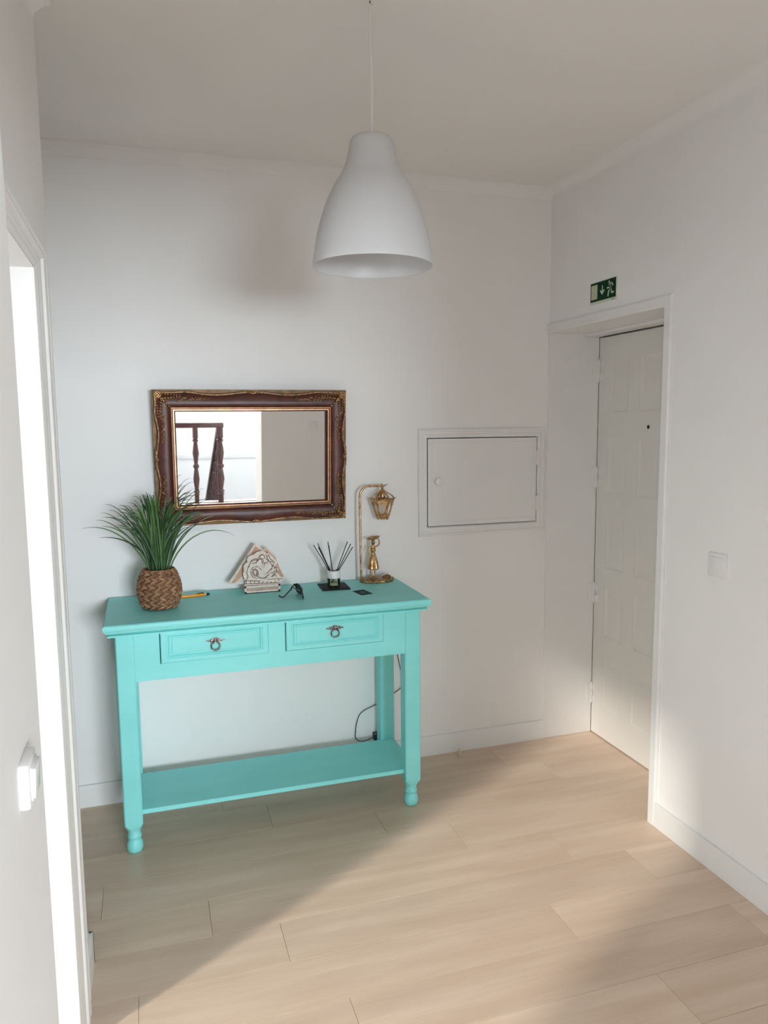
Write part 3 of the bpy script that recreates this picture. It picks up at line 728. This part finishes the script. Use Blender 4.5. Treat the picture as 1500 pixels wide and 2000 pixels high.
def mk(bx, by, tx, ty, tz, arch=.55, w=.0034, sagx=.70, up=None):
    base = Vector((PC.x + bx, PC.y + by, BZ)); tip = Vector((tx, ty, tz)); dx = tip - base
    top = (tz - BZ) if up is None else up - BZ
    c1 = base + Vector((dx.x * .10, dx.y * .10, top * arch)); c2 = base + Vector((dx.x * sagx, dx.y * sagx, top * 1.04))
    ang = rnd.uniform(-.7, .7)
    return blade(base, c1, c2, tip, w, Vector((math.sin(ang), -math.cos(ang), .15)))
# long outliers seen apart from the tuft
mk(-.025, -.01, -.233, -.255, 1.206, .50, .0032, .55, 1.225)
mk(.035, .0, .329, -.26, 1.148, .62, .0034, .58, 1.215)
mk(.03, .01, .282, -.24, 1.232, .5, .003, .5)
mk(.03, -.01, .215, -.27, 1.205, .55, .003, .5)
mk(-.02, .0, -.185, -.25, 1.235, .5, .003); mk(-.02, .0, -.165, -.26, 1.262, .5, .003); mk(-.01, .01, -.149, -.25, 1.292, .5, .003); mk(-.02, -.02, -.135, -.27, 1.272, .5, .0028)
mk(.02, .01, .185, -.19, 1.335, .5, .0022); mk(.02, .01, .200, -.20, 1.318, .5, .0022); mk(.02, .02, .240, -.18, 1.290, .5, .0022); mk(.02, 0, .150, -.2, 1.350, .55, .0022)
for tx_, tz_ in ((.19, 1.25), (.17, 1.22), (.145, 1.27), (.21, 1.245), (.12, 1.30), (.235, 1.215), (.105, 1.245), (-.10, 1.24), (-.12, 1.21)): mk(rnd.uniform(-.02, .03), rnd.uniform(-.02, .02), tx_, PC.y + rnd.uniform(-.06, .03), tz_, .5, .0032, .5)
for q in range(80):
    a = rnd.gauss(0, 1); r0 = rnd.uniform(0, .038); an = rnd.uniform(0, 2 * PI)
    bx, by = r0 * math.cos(an), r0 * math.sin(an)
    spread = max(-1.25, min(1.25, a * .62 + bx * 9))
    tx = PC.x + spread * .150 + (-.018)
    ty = PC.y + max(-.11, min(.085, by * 1.6 + rnd.uniform(-.07, .05)))
    tz = 1.335 - .055 * abs(spread) ** 1.6 - rnd.uniform(0, .115) * rnd.random() ** .6
    mk(bx, by, tx, ty, tz, rnd.uniform(.45, .65), rnd.uniform(.0026, .0044), rnd.uniform(.45, .78))

# ------------------------------------------------------------------ pen
p0, p1 = Vector((.080, -.134, TZ + .0058)), Vector((.2135, -.1085, TZ + .0058)); pd = (p1 - p0).normalized()
pe = thing('pen', p0 + Vector((0, 0, -.0058)), 'orange ballpoint pen with black tip lying behind the basket', 'pen')
MB().tube([p0, p0 + pd * .002, p1], [.0045, .0056, .0056], 14).build('barrel', M['orange'], pe)
MB().tube([p1 - pd * .0004, p1 + pd * .004], [.0058, .0058], 14).build('collar', M['silver'], pe)
MB().tube([p1 + pd * .0035, p1 + pd * .012, p1 + pd * .018], [.0055, .0052, .0030], 14).build('tip', M['black'], pe)
cl0 = p1 - pd * .034 + Vector((0, 0, .0068))
MB().tube([cl0, cl0 + pd * .018, cl0 + pd * .027], [.0017, .0019, .0022], 8).build('clip', M['black'], pe)

# ------------------------------------------------------------------ carved letter holder
LY = -.128
lh = thing('letter_holder', (.445, LY, TZ), 'carved pale wooden letter holder with scalloped figure panel and gabled back', 'letter holder')
def Lp(a, b): return (.373 + (a - 380) * .145 / 520, TZ + .0005 + max(0, ((1100 - (a - 380) * .096) - b)) * .00028)
fo = [(380, 1100), (380, 985), (395, 905), (368, 850), (360, 795), (376, 752), (370, 695), (398, 645), (430, 628), (425, 582), (448, 542), (490, 522), (520, 515), (555, 482), (600, 460), (650, 448), (700, 462), (726, 492), (745, 468), (800, 528), (850, 578), (880, 606), (858, 660), (892, 718), (860, 758), (920, 828), (962, 868), (905, 892), (905, 1050)]
bo = [(155, 985), (155, 972), (570, 352), (640, 398), (700, 448), (735, 398), (800, 458), (885, 552), (885, 636), (940, 730), (1012, 852), (945, 905), (905, 1050), (380, 1100), (380, 985)]
MB().prism([Lp(*p) for p in fo], LY, LY + .006).build('front_panel', M['pale_wood'], lh, 30)
bpn = MB().prism([Lp(*p) for p in bo], LY + .034, LY + .040).build('back_panel', M['pale_wood'], lh, 30)
ti = [(200, 968), (572, 400), (650, 455), (520, 560), (400, 720), (380, 850), (250, 965)]
MB().prism([Lp(*p) for p in ti], LY + .0325, LY + .0345).build('stained_field', M['terracotta'], bpn, 30)
MB().prism([Lp(*p) for p in [(700, 480), (735, 430), (870, 570), (985, 850), (930, 890), (860, 700)]], LY + .0325, LY + .0345).build('stained_field', M['terracotta'], bpn, 30)
bb = MB().box(.371, .520, LY - .010, LY + .042, TZ, TZ + .0045, .0008, 1)
def ang_box(b, u0, u1, v0, v1, d0, d1):
    b.prism([(Lp(u0, v1)[0], TZ + v0), (Lp(u1, v1)[0], TZ + v0), (Lp(u1, v1)[0], TZ + v1), (Lp(u0, v1)[0], TZ + v1)], d0, d1)
bb.box(.371, .520, LY - .010, LY - .004, TZ, TZ + .010, .0008, 1).box(.371, .520, LY - .010, LY - .004, TZ + .0235, TZ + .032, .0008, 1).box(.371, .379, LY - .010, LY - .004, TZ, TZ + .032, .0008, 1).box(.512, .520, LY - .010, LY - .004, TZ, TZ + .032, .0008, 1)
bb.box(.373, .518, LY - .005, LY + .001, TZ, TZ + .031)
bb.box(.371, .520, LY + .033, LY + .042, TZ, TZ + .028, .0008, 1)
bto = bb.build('base_tray', M['pale_wood'], lh, 30)
MB().box(.379, .512, LY - .0062, LY - .0052, TZ + .010, TZ + .0235).build('slot_panel', M['slot'], bto)
# carving: raised strips and dark brown outlines of a seated musician-like folk motif above a checkered ground
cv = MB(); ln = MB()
def stroke(b, pts, w, d=.0016):
    P = [Lp(*p) for p in pts]
    b.tube([(x, LY - .0003, z) for x, z in P], w, 6, True, d / w if w else 1)
def curve(pts, n=5):
    out = []
    for i in range(len(pts) - 1):
        a, b_, c, d_ = pts[max(i - 1, 0)], pts[i], pts[i + 1], pts[min(i + 2, len(pts) - 1)]
        for j in range(n):
            t = j / n; out.append(tuple(.5 * (2 * b_[k] + (c[k] - a[k]) * t + (2 * a[k] - 5 * b_[k] + 4 * c[k] - d_[k]) * t * t + (3 * b_[k] - a[k] - 3 * c[k] + d_[k]) * t ** 3) for k in (0, 1)))
    return out + [pts[-1]]
inner = [(400, 900), (432, 850), (418, 780), (440, 700), (470, 650), (490, 600), (540, 575), (600, 560), (640, 505), (690, 500), (720, 530)]
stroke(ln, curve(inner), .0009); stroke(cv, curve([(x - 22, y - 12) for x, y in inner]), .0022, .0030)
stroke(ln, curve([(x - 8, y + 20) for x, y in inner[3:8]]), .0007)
def ring(cx, cy, rx, ry, w, b, a0=0, a1=2 * PI, rot=0):
    pts = []
    for i in range(21):
        a = a0 + (a1 - a0) * i / 20; x, y = rx * math.cos(a), ry * math.sin(a)
        pts.append((cx + x * math.cos(rot) - y * math.sin(rot), cy + x * math.sin(rot) + y * math.cos(rot)))
    stroke(b, pts, w)
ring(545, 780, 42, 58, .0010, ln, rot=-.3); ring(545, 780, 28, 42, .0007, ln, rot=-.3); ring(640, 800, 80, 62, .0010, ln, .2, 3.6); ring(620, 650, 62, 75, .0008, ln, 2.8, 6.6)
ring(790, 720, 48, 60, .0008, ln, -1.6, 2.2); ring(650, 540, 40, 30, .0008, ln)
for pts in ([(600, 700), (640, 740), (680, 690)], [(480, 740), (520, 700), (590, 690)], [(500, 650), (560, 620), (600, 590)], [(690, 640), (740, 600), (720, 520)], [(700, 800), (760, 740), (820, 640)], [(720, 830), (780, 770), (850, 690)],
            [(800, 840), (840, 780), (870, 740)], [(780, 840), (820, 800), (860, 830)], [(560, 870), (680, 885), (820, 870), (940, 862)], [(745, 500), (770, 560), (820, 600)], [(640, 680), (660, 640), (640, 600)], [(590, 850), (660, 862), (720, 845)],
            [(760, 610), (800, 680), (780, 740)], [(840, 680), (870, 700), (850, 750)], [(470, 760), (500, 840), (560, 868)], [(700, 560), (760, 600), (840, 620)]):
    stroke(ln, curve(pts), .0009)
for pts in ([(560, 880), (700, 895), (880, 880)], [(610, 820), (660, 800), (710, 810)], [(700, 740), (740, 700), (790, 690)], [(520, 690), (560, 660), (600, 650)], [(740, 790), (790, 750), (840, 720)], [(640, 640), (660, 700), (640, 760)]):
    stroke(cv, curve(pts), .0030, .0042)
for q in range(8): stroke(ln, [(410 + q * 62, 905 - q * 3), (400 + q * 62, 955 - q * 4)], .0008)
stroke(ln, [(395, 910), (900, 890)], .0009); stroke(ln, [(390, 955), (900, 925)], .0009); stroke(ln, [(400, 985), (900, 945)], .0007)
for q in range(5): stroke(cv, [(600 + q * 62, 925 - q * 4), (625 + q * 62, 912 - q * 4)], .0032, .004)
cv.build('carved_relief', M['pale_wood'], lh, 60); ln.build('dark_brown_lines', M['dark_brown'], lh, 60)

# ------------------------------------------------------------------ eyeglasses
ey = thing('eyeglasses', (.56, -.25, TZ), 'black framed sunglasses lying with temples half folded on the console table', 'glasses')
tl = math.radians(14)
def gp(s, h):    # point on the front: s along y (0 near .. 1 far), h height
    y = -.326 + .142 * s; bow = .010 * (1 - (2 * s - 1) ** 2)
    return Vector((.579 + bow - h * math.sin(tl) * .6, y, TZ + .0028 + h))
fr = MB()
for c in (.235, .765):
    pts = []
    for i in range(25):
        a = 2 * PI * i / 24; e = 3.0
        ca, sa = math.cos(a), math.sin(a)
        pts.append(gp(c + .205 * math.copysign(abs(ca) ** (2 / e), ca), .020 + .0195 * math.copysign(abs(sa) ** (2 / e), sa)))
    fr.tube(pts, .0030, 8)
    lp_ = [gp(c + .195 * math.copysign(abs(math.cos(a)) ** (2 / 3), math.cos(a)), .020 + .018 * math.copysign(abs(math.sin(a)) ** (2 / 3), math.sin(a))) for a in [2 * PI * i / 24 for i in range(24)]]
    lm = MB(); n = len(lp_); lm.add([p + Vector((.0008, 0, 0)) for p in lp_] + [p - Vector((.0008, 0, 0)) for p in lp_], [tuple(range(n)), tuple(range(2 * n - 1, n - 1, -1))] + [(i, (i + 1) % n, n + (i + 1) % n, n + i) for i in range(n)])
    lm.build('lens', M['lens'], ey)
fr.tube([gp(.44, .028), gp(.5, .032), gp(.56, .028)], .0028, 8)
for s in (0.02, .98): fr.ell(gp(s, .032) + Vector((-.003, 0, 0)), (.006, .004, .005))
fr.build('front_frame', M['black'], ey, 60)
MB().tube([gp(.98, .032) + Vector((-.006, 0, 0)), Vector((.545, -.222, TZ + .020)), Vector((.510, -.266, TZ + .0036)), Vector((.500, -.268, TZ + .0060)), Vector((.493, -.262, TZ + .011))], [.0028, .0026, .0026, .0030, .0034], 8).build('temple', M['black'], ey, 60)
MB().tube([gp(.02, .032) + Vector((-.006, 0, 0)), Vector((.560, -.275, TZ + .0345)), Vector((.556, -.220, TZ + .036)), Vector((.555, -.206, TZ + .030)), Vector((.554, -.199, TZ + .016))], [.0028, .0024, .0024, .0026, .0028], 8).build('temple', M['black'], ey, 60)

# ------------------------------------------------------------------ slate coaster, reed diffuser, card
DC = Vector((.752, -.135, TZ)); ra = math.radians(-3)
ct = MB().box(-.060, .060, -.066, .066, 0, .006, .0012, 1); ct.v = [(DC.x + v[0] * math.cos(ra) - v[1] * math.sin(ra), DC.y + v[0] * math.sin(ra) + v[1] * math.cos(ra), TZ + v[2]) for v in ct.v]
tag(ct.build('coaster', M['slate']), 'black square slate coaster under the reed diffuser', 'coaster')
rd = thing('reed_diffuser', DC + Vector((0, 0, .006)), 'small glass reed diffuser with white collar and black sticks', 'diffuser')
DB = DC + Vector((0, 0, .006))
MB().shell([(.0, .0008), (.024, .0008), (.0275, .004), (.0275, .036), (.0245, .042), (.0225, .044), (.0225, .036), (.0252, .034), (.0252, .006), (0, .005)], DB, 32).build('glass_bottle', M['clear'], rd, 40)
MB().lathe([(0, .0055), (.0245, .0055), (.0248, .016), (0, .016)], DB, 32).build('oil', M['liquid'], rd)
MB().shell([(.0225, .066), (.0225, .036), (.0278, .036), (.0285, .040), (.0285, .066), (.0270, .068), (.0225, .068), (.0225, .066)], DB, 32).build('collar', M['white_label'], rd, 40)
MB().lathe([(0, .058), (.0222, .058), (.0222, .062), (0, .062)], DB, 24).build('stopper', M['black'], rd)
for (tx, tz, ty) in ((.667, 1.074, .0), (.687, 1.078, .012), (.681, 1.068, -.03), (.729, 1.084, .0), (.728, 1.072, -.02), (.818, 1.079, .01), (.836, 1.058, -.01), (.830, 1.070, .0)):
    top = Vector((tx, DC.y + ty, tz)); bot = Vector((DC.x + (DC.x - tx) * .17, DC.y - ty * .3, TZ + .012)); 
    MB().tube([bot, top], .0019, 6).build('reed', M['reed'], rd)
cd = [(.809, -.233), (.819, -.327), (.873, -.307), (.860, -.230)]
cdm = MB().prism([(.806, -.240), (.822, -.326), (.874, -.312), (.858, -.226)], TZ, TZ + .0009, 'xy')
ca = cdm.build('card', M['card']); tag(ca, 'small dark green card with pale emblem beside the diffuser', 'card')
em = MB()
for q in range(6):
    a = q * PI / 3; em.torus((.840 + .007 * math.cos(a), -.276 + .011 * math.sin(a), TZ + .0010), .0040, .0005, (0, 0, 1), 12, 4)
em.build('emblem', M['card_mark'], ca)

# ------------------------------------------------------------------ brass figurine lamp
LC = Vector((.962, -.082, TZ))
la = thing('figurine_lamp', LC, 'brass table lamp with hanging lantern over a woman figurine carrying a tray', 'lamp')
b = MB()
def scal(an, i): return 1 + (.045 * math.cos(10 * an) if 0 < i < 5 else 0)
bsv = MB().lathe([(0, 0), (.074, 0), (.077, .004), (.074, .011), (.066, .014), (.056, .016), (.030, .019), (0, .020)], (0, 0, 0), 60, scal)
b.add([(LC.x + v[0], LC.y + v[1] * .66, LC.z + v[2]) for v in bsv.v], bsv.f)
for q in range(10):
    a = 2 * PI * q / 10; b.ell((LC.x + .072 * math.cos(a), LC.y + .048 * math.sin(a), LC.z + .009), (.008, .006, .007))
b.build('base', M['brass_dark'], la, 50)
px = .888
pts = [(px + .002, LC.y, TZ + .012), (px, LC.y, TZ + .2), (px, LC.y, 1.268)]
for q in range(1, 9):
    a = PI - q * PI / 16; pts.append((px + .044 + .044 * math.cos(a), LC.y, 1.268 + .044 * math.sin(a)))
pts += [(.960, LC.y, 1.312), (.992, LC.y, 1.311)]
MB().tube(pts, .0050, 12).build('pole', M['brass'], la, 60)
MB().tube([(.990, LC.y, 1.311), (1.000, LC.y, 1.311), (1.010, LC.y, 1.314), (1.019, LC.y, 1.321)], [.0045, .0038, .0024, .0006], 10).build('finial', M['brass'], la, 60)
MB().torus((.989, LC.y, 1.312), .0085, .0016, (1, 0, 0), 20, 6).build('hanging_ring', M['brass'], la, 60)
# lantern: six tapering framed sides, scrolled crown
LX, LYc = .992, LC.y
lt = MB(); ztop, zbot, rt_, rb_ = 1.252, 1.170, .050, .026
A = [PI / 6 + q * PI / 3 + .25 for q in range(6)]
def hexp(r, z, a): return Vector((LX + r * math.cos(a), LYc + r * math.sin(a), z))
for q in range(6):
    a, a2 = A[q], A[(q + 1) % 6]; T0, T1, B0, B1 = hexp(rt_, ztop, a), hexp(rt_, ztop, a2), hexp(rb_, zbot, a), hexp(rb_, zbot, a2)
    lt.tube([T0, B0], .0028, 6); lt.tube([T0, T1], .0030, 6); lt.tube([B0, B1], .0026, 6)
    lt.tube([T0, hexp(rt_ + .006, ztop + .006, a), hexp(rt_ + .012, ztop + .008, a)], [.0026, .002, .0004], 6)
    # pierced plate: frame of each side with an arched opening
    nrm = (T1 - T0).cross(B0 - T0).normalized() * .0007
    out = [T0, T1, B1, B0]; mid = (T0 + T1 + B0 + B1) / 4; ring_ = []
    N = 16
    def edge(t):
        t = (t % 1) * 4; i = int(t); f_ = t - i; return out[i].lerp(out[(i + 1) % 4], f_)
    ex = (T1 - T0).normalized(); ey_ = ((B0 + B1) / 2 - (T0 + T1) / 2); hl = ey_.length; ey_.normalize()
    vs = []; fs = []
    for i in range(N):
        t = i / N; e_ = edge(t); a_ = math.atan2((e_ - mid).dot(ey_), (e_ - mid).dot(ex))
        o_ = mid + ex * math.cos(a_) * .0115 * (1 + .16 * math.cos(4 * a_)) + ey_ * math.sin(a_) * hl * .34
        vs += [e_ + nrm, o_ + nrm, o_ - nrm, e_ - nrm]
    for i in range(N):
        j = (i + 1) % N
        for k_ in range(4): fs.append((i * 4 + k_, i * 4 + (k_ + 1) % 4, j * 4 + (k_ + 1) % 4, j * 4 + k_))
    lt.add(vs, fs)
    for w_ in (.3, .7): lt.ell(B0.lerp(B1, w_) - Vector((0, 0, .004)), (.0042, .0042, .0045))
    lt.tube([bez((hexp(rt_, ztop, a), hexp(rt_ * .98, ztop + .022, a), hexp(rt_ * .35, ztop + .024, a), hexp(.004, ztop + .042, a)), t / 8) for t in range(9)], .0026, 6)
lt.lathe([(0, 0), (.006, 0), (.0075, .006), (.004, .012), (.0025, .018), (0, .020)], (LX, LYc, ztop + .038), 12)
lt.lathe([(0, 0), (.010, .002), (.013, .012), (.009, .026), (.004, .036), (0, .038)], (LX, LYc, ztop), 16)
lt.torus((LX - .001, LYc, ztop + .056), .0045, .0013, (0, 1, 0), 14, 6)
lt.build('lantern', M['brass'], la, 40)
# woman figurine: one continuous cast surface
FX, FYc, FZ = .945, LC.y - .004, TZ + .018
fg = MB()
def P(x, y, z): return (FX + x, FYc + y, FZ + z)
fg.lathe([(0, 0), (.018, 0), (.019, .004), (.013, .008), (0, .009)], P(.001, 0, -.001), 20)
for sx in (-1, 1):
    fg.tube([P(sx * .0085, 0, .006), P(sx * .0085, 0, .020), P(sx * .0080, .001, .034), P(sx * .0075, .001, .060)], [.0030, .0040, .0050, .0055], 10)
    fg.ell(P(sx * .0090, -.004, .0085), (.0042, .0078, .0036), None, 10, 6)
fg.lathe([(0, .040), (.0245, .040), (.0255, .044), (.0235, .056), (.0190, .080), (.0135, .098), (.0095, .108), (0, .110)], P(0, 0, 0), 48, lambda a, i: 1 + (.07 * math.cos(11 * a) if i in (1, 2, 3) else .04 * math.cos(11 * a) if i == 4 else 0))
fg.torus(P(0, 0, .107), .0090, .0026, (0, 0, 1), 20, 8)
fg.ell(P(0, 0, .124), (.0120, .0088, .0175), None, 14, 10); fg.ell(P(0, -.0055, .127), (.0100, .0060, .0070), None, 12, 8)
fg.ell(P(0, .001, .139), (.0150, .0072, .0058), None, 12, 8)
fg.tube([P(0, 0, .138), P(.0005, 0, .150)], [.0046, .0044], 10)
fg.ell(P(.0008, -.001, .160), (.0084, .0094, .0112), None, 14, 10); fg.ell(P(.0008, .004, .158), (.0098, .0085, .0135), None, 12, 8)      # head and scarf
fg.ell(P(.0008, -.0096, .1585), (.0014, .0022, .0022), None, 8, 5)                                                                       # nose
fg.tube([P(-.0140, 0, .139), P(-.0205, -.001, .124), P(-.0195, -.004, .112), P(-.0105, -.008, .108)], [.0044, .0040, .0034, .0028], 8)         # hand on hip
fg.ell(P(-.009, -.0085, .108), (.0036, .003, .003), None, 8, 5)
fg.tube([P(.0135, 0, .139), P(.0260, -.002, .147), P(.0290, -.002, .160), P(.0215, -.003, .180)], [.0044, .0038, .0034, .0026], 8)              # raised arm
fg.ell(P(.0205, -.003, .182), (.0034, .0034, .0034), None, 8, 5)
fgo = fg.build('woman_figurine', M['brass'], la, 180)
rm = fgo.modifiers.new('cast', 'REMESH'); rm.mode = 'VOXEL'; rm.voxel_size = .0011; rm.use_smooth_shade = True
ty_ = MB()
for r_, pr_ in ((0, 0),):
    prof = [(0, .0), (.020, .0005), (.026, .003), (.032, .0085), (.0305, .0095), (.025, .0045), (.018, .0025), (0, .002)]
    lv = MB().lathe(prof, (0, 0, 0), 28); q = Matrix.Rotation(-.17, 3, 'Y')
    ty_.add([Vector(P(.0025, 0, .1725)) + q @ Vector((v[0], v[1] * .72, v[2])) for v in lv.v], lv.f)
ty_.build('tray', M['brass'], la, 50)
bk = MB()
bkx, bky = 1.006, LC.y - .006
bk.lathe([(0, 0), (.016, 0), (.021, .004), (.020, .007), (0, .008)], (bkx, bky, TZ + .014), 20, lambda a, i: 1 + (.05 * math.cos(9 * a) if i in (1, 2, 3) else 0))
bk.tube([(bkx - .022, bky - .003, TZ + .023), (bkx - .010, bky, TZ + .026), (bkx + .002, bky, TZ + .027), (bkx + .018, bky, TZ + .023)], [.0012, .0034, .0038, .0016], 8)
bk.tube([(bkx + .006, bky, TZ + .026), (bkx + .006, bky, TZ + .038)], [.0012, .0006], 6)
for q in range(5): bk.ell((bkx - .012 + .006 * q, bky - .004 + .003 * (q % 2), TZ + .021), (.0055, .005, .0032))
bk.build('fish_basket', M['brass_dark'], la, 60)

# ------------------------------------------------------------------ power cord on the wall behind the table
pc = thing('power_cord', (.99, -.014, .10), 'thin black power cord with plug hanging behind the console table leg', 'cord')
cp = [(1.030, -.012, .860), (1.055, -.010, .700), (1.070, -.010, .600), (1.080, -.010, .520), (1.096, -.010, .435), (1.102, -.011, .390), (1.094, -.012, .354), (1.066, -.012, .335), (1.02, -.012, .312), (.980, -.012, .291), (.903, -.012, .259), (.880, -.012, .215), (.873, -.013, .175), (.872, -.014, .143), (.886, -.016, .126), (.913, -.018, .122), (.945, -.019, .132), (.962, -.020, .138)]
pts = []
for i in range(len(cp) - 1):
    a, b_, c, d_ = [Vector(cp[j]) for j in (max(i - 1, 0), i, i + 1, min(i + 2, len(cp) - 1))]
    for j in range(5):
        t = j / 5; pts.append(.5 * (2 * b_ + (c - a) * t + (2 * a - 5 * b_ + 4 * c - d_) * t * t + (3 * b_ - a - 3 * c + d_) * t ** 3))
pts.append(Vector(cp[-1]))
MB().tube(pts, .0019, 8).build('cable', M['black'], pc, 60)
MB().box(.956, .994, -.029, -.001, .120, .156, .004).build('plug', M['black'], pc)

# ------------------------------------------------------------------ door stop
MB_ds = MB().lathe([(0, 0), (.0105, 0), (.0115, .003), (.0105, .020), (.009, .026), (.005, .029), (0, .030)], (1.372, -.066, 0), 20)
tag(MB_ds.build('door_stop', new_mat('cream_rubber', (.62, .53, .40), .5)[0]), 'small cream rubber door stop on the floor by the skirting', 'door stop')

# ------------------------------------------------------------------ stairwell behind: landing edge, steps and mahogany railing
sp = struct(MB().box(-.34, 2.6, -5.30, -5.25, -.25, -.001).box(-.34, 2.6, -7.35, -5.25, -1.55, -1.45).build('floor_landing', M['stone']), 'pale stone landing edge and lower landing')
for q in range(7):
    s_ = struct(MB().box(.80, 2.59, -5.30 - .27 * (q + 1), -5.30 - .27 * q + .02, -.19 * (q + 1) - .04, -.19 * (q + 1) - .001, .004).build('floor_step', M['stone']), 'pale stone stair step')
rl = thing('stair_railing', (.30, -5.2, 0), 'dark mahogany stair railing with turned balusters at the stairwell', 'railing')
RY = -5.20
def baluster(x, y, z0, z1, name='baluster', r=1.0):
    h = z1 - z0; pr = [(.024, 0), (.024, .10), (.030, .115), (.022, .135), (.034, .15), (.020, .18), (.028, .26), (.034, .32), (.024, .42), (.019, .46), (.031, .475), (.031, .505), (.019, .52), (.024, .58), (.034, .66), (.027, .74), (.019, .80), (.034, .835), (.022, .85), (.030, .87), (.028, .885), (.028, 1.0)]
    MB().lathe([(a * r, b_ * h) for a, b_ in pr], (x, y, z0), 16).build(name, M['redwood'], rl, 50)
MB().box(XP, .83, RY - .035, RY + .035, .835, .892, .010).build('handrail', M['redwood'], rl)
for x in (-.02, .255, .53): baluster(x, RY, 0, .84)
baluster(.79, RY, 0, .84, 'newel_post', 1.25)
sl = MB(); p0, p1 = Vector((.79, -5.22, .845)), Vector((.79, -7.20, -.50)); 
q0 = [(-.03, -.03), (.03, -.03), (.03, .03), (-.03, .03)]
sl.add([p0 + Vector((a, 0, b_)) for a, b_ in q0] + [p1 + Vector((a, 0, b_)) for a, b_ in q0], [(0, 1, 2, 3), (7, 6, 5, 4)] + [(i, (i + 1) % 4, 4 + (i + 1) % 4, 4 + i) for i in range(4)])
sl.build('sloping_handrail', M['redwood'], rl)
for q in range(1, 8):
    t = q / 8; pz = p0.lerp(p1, t); st_ = int((-(pz.y) - 5.30) / .27) + 1
    baluster(.81, pz.y, -.19 * max(st_, 1), pz.z - .015)
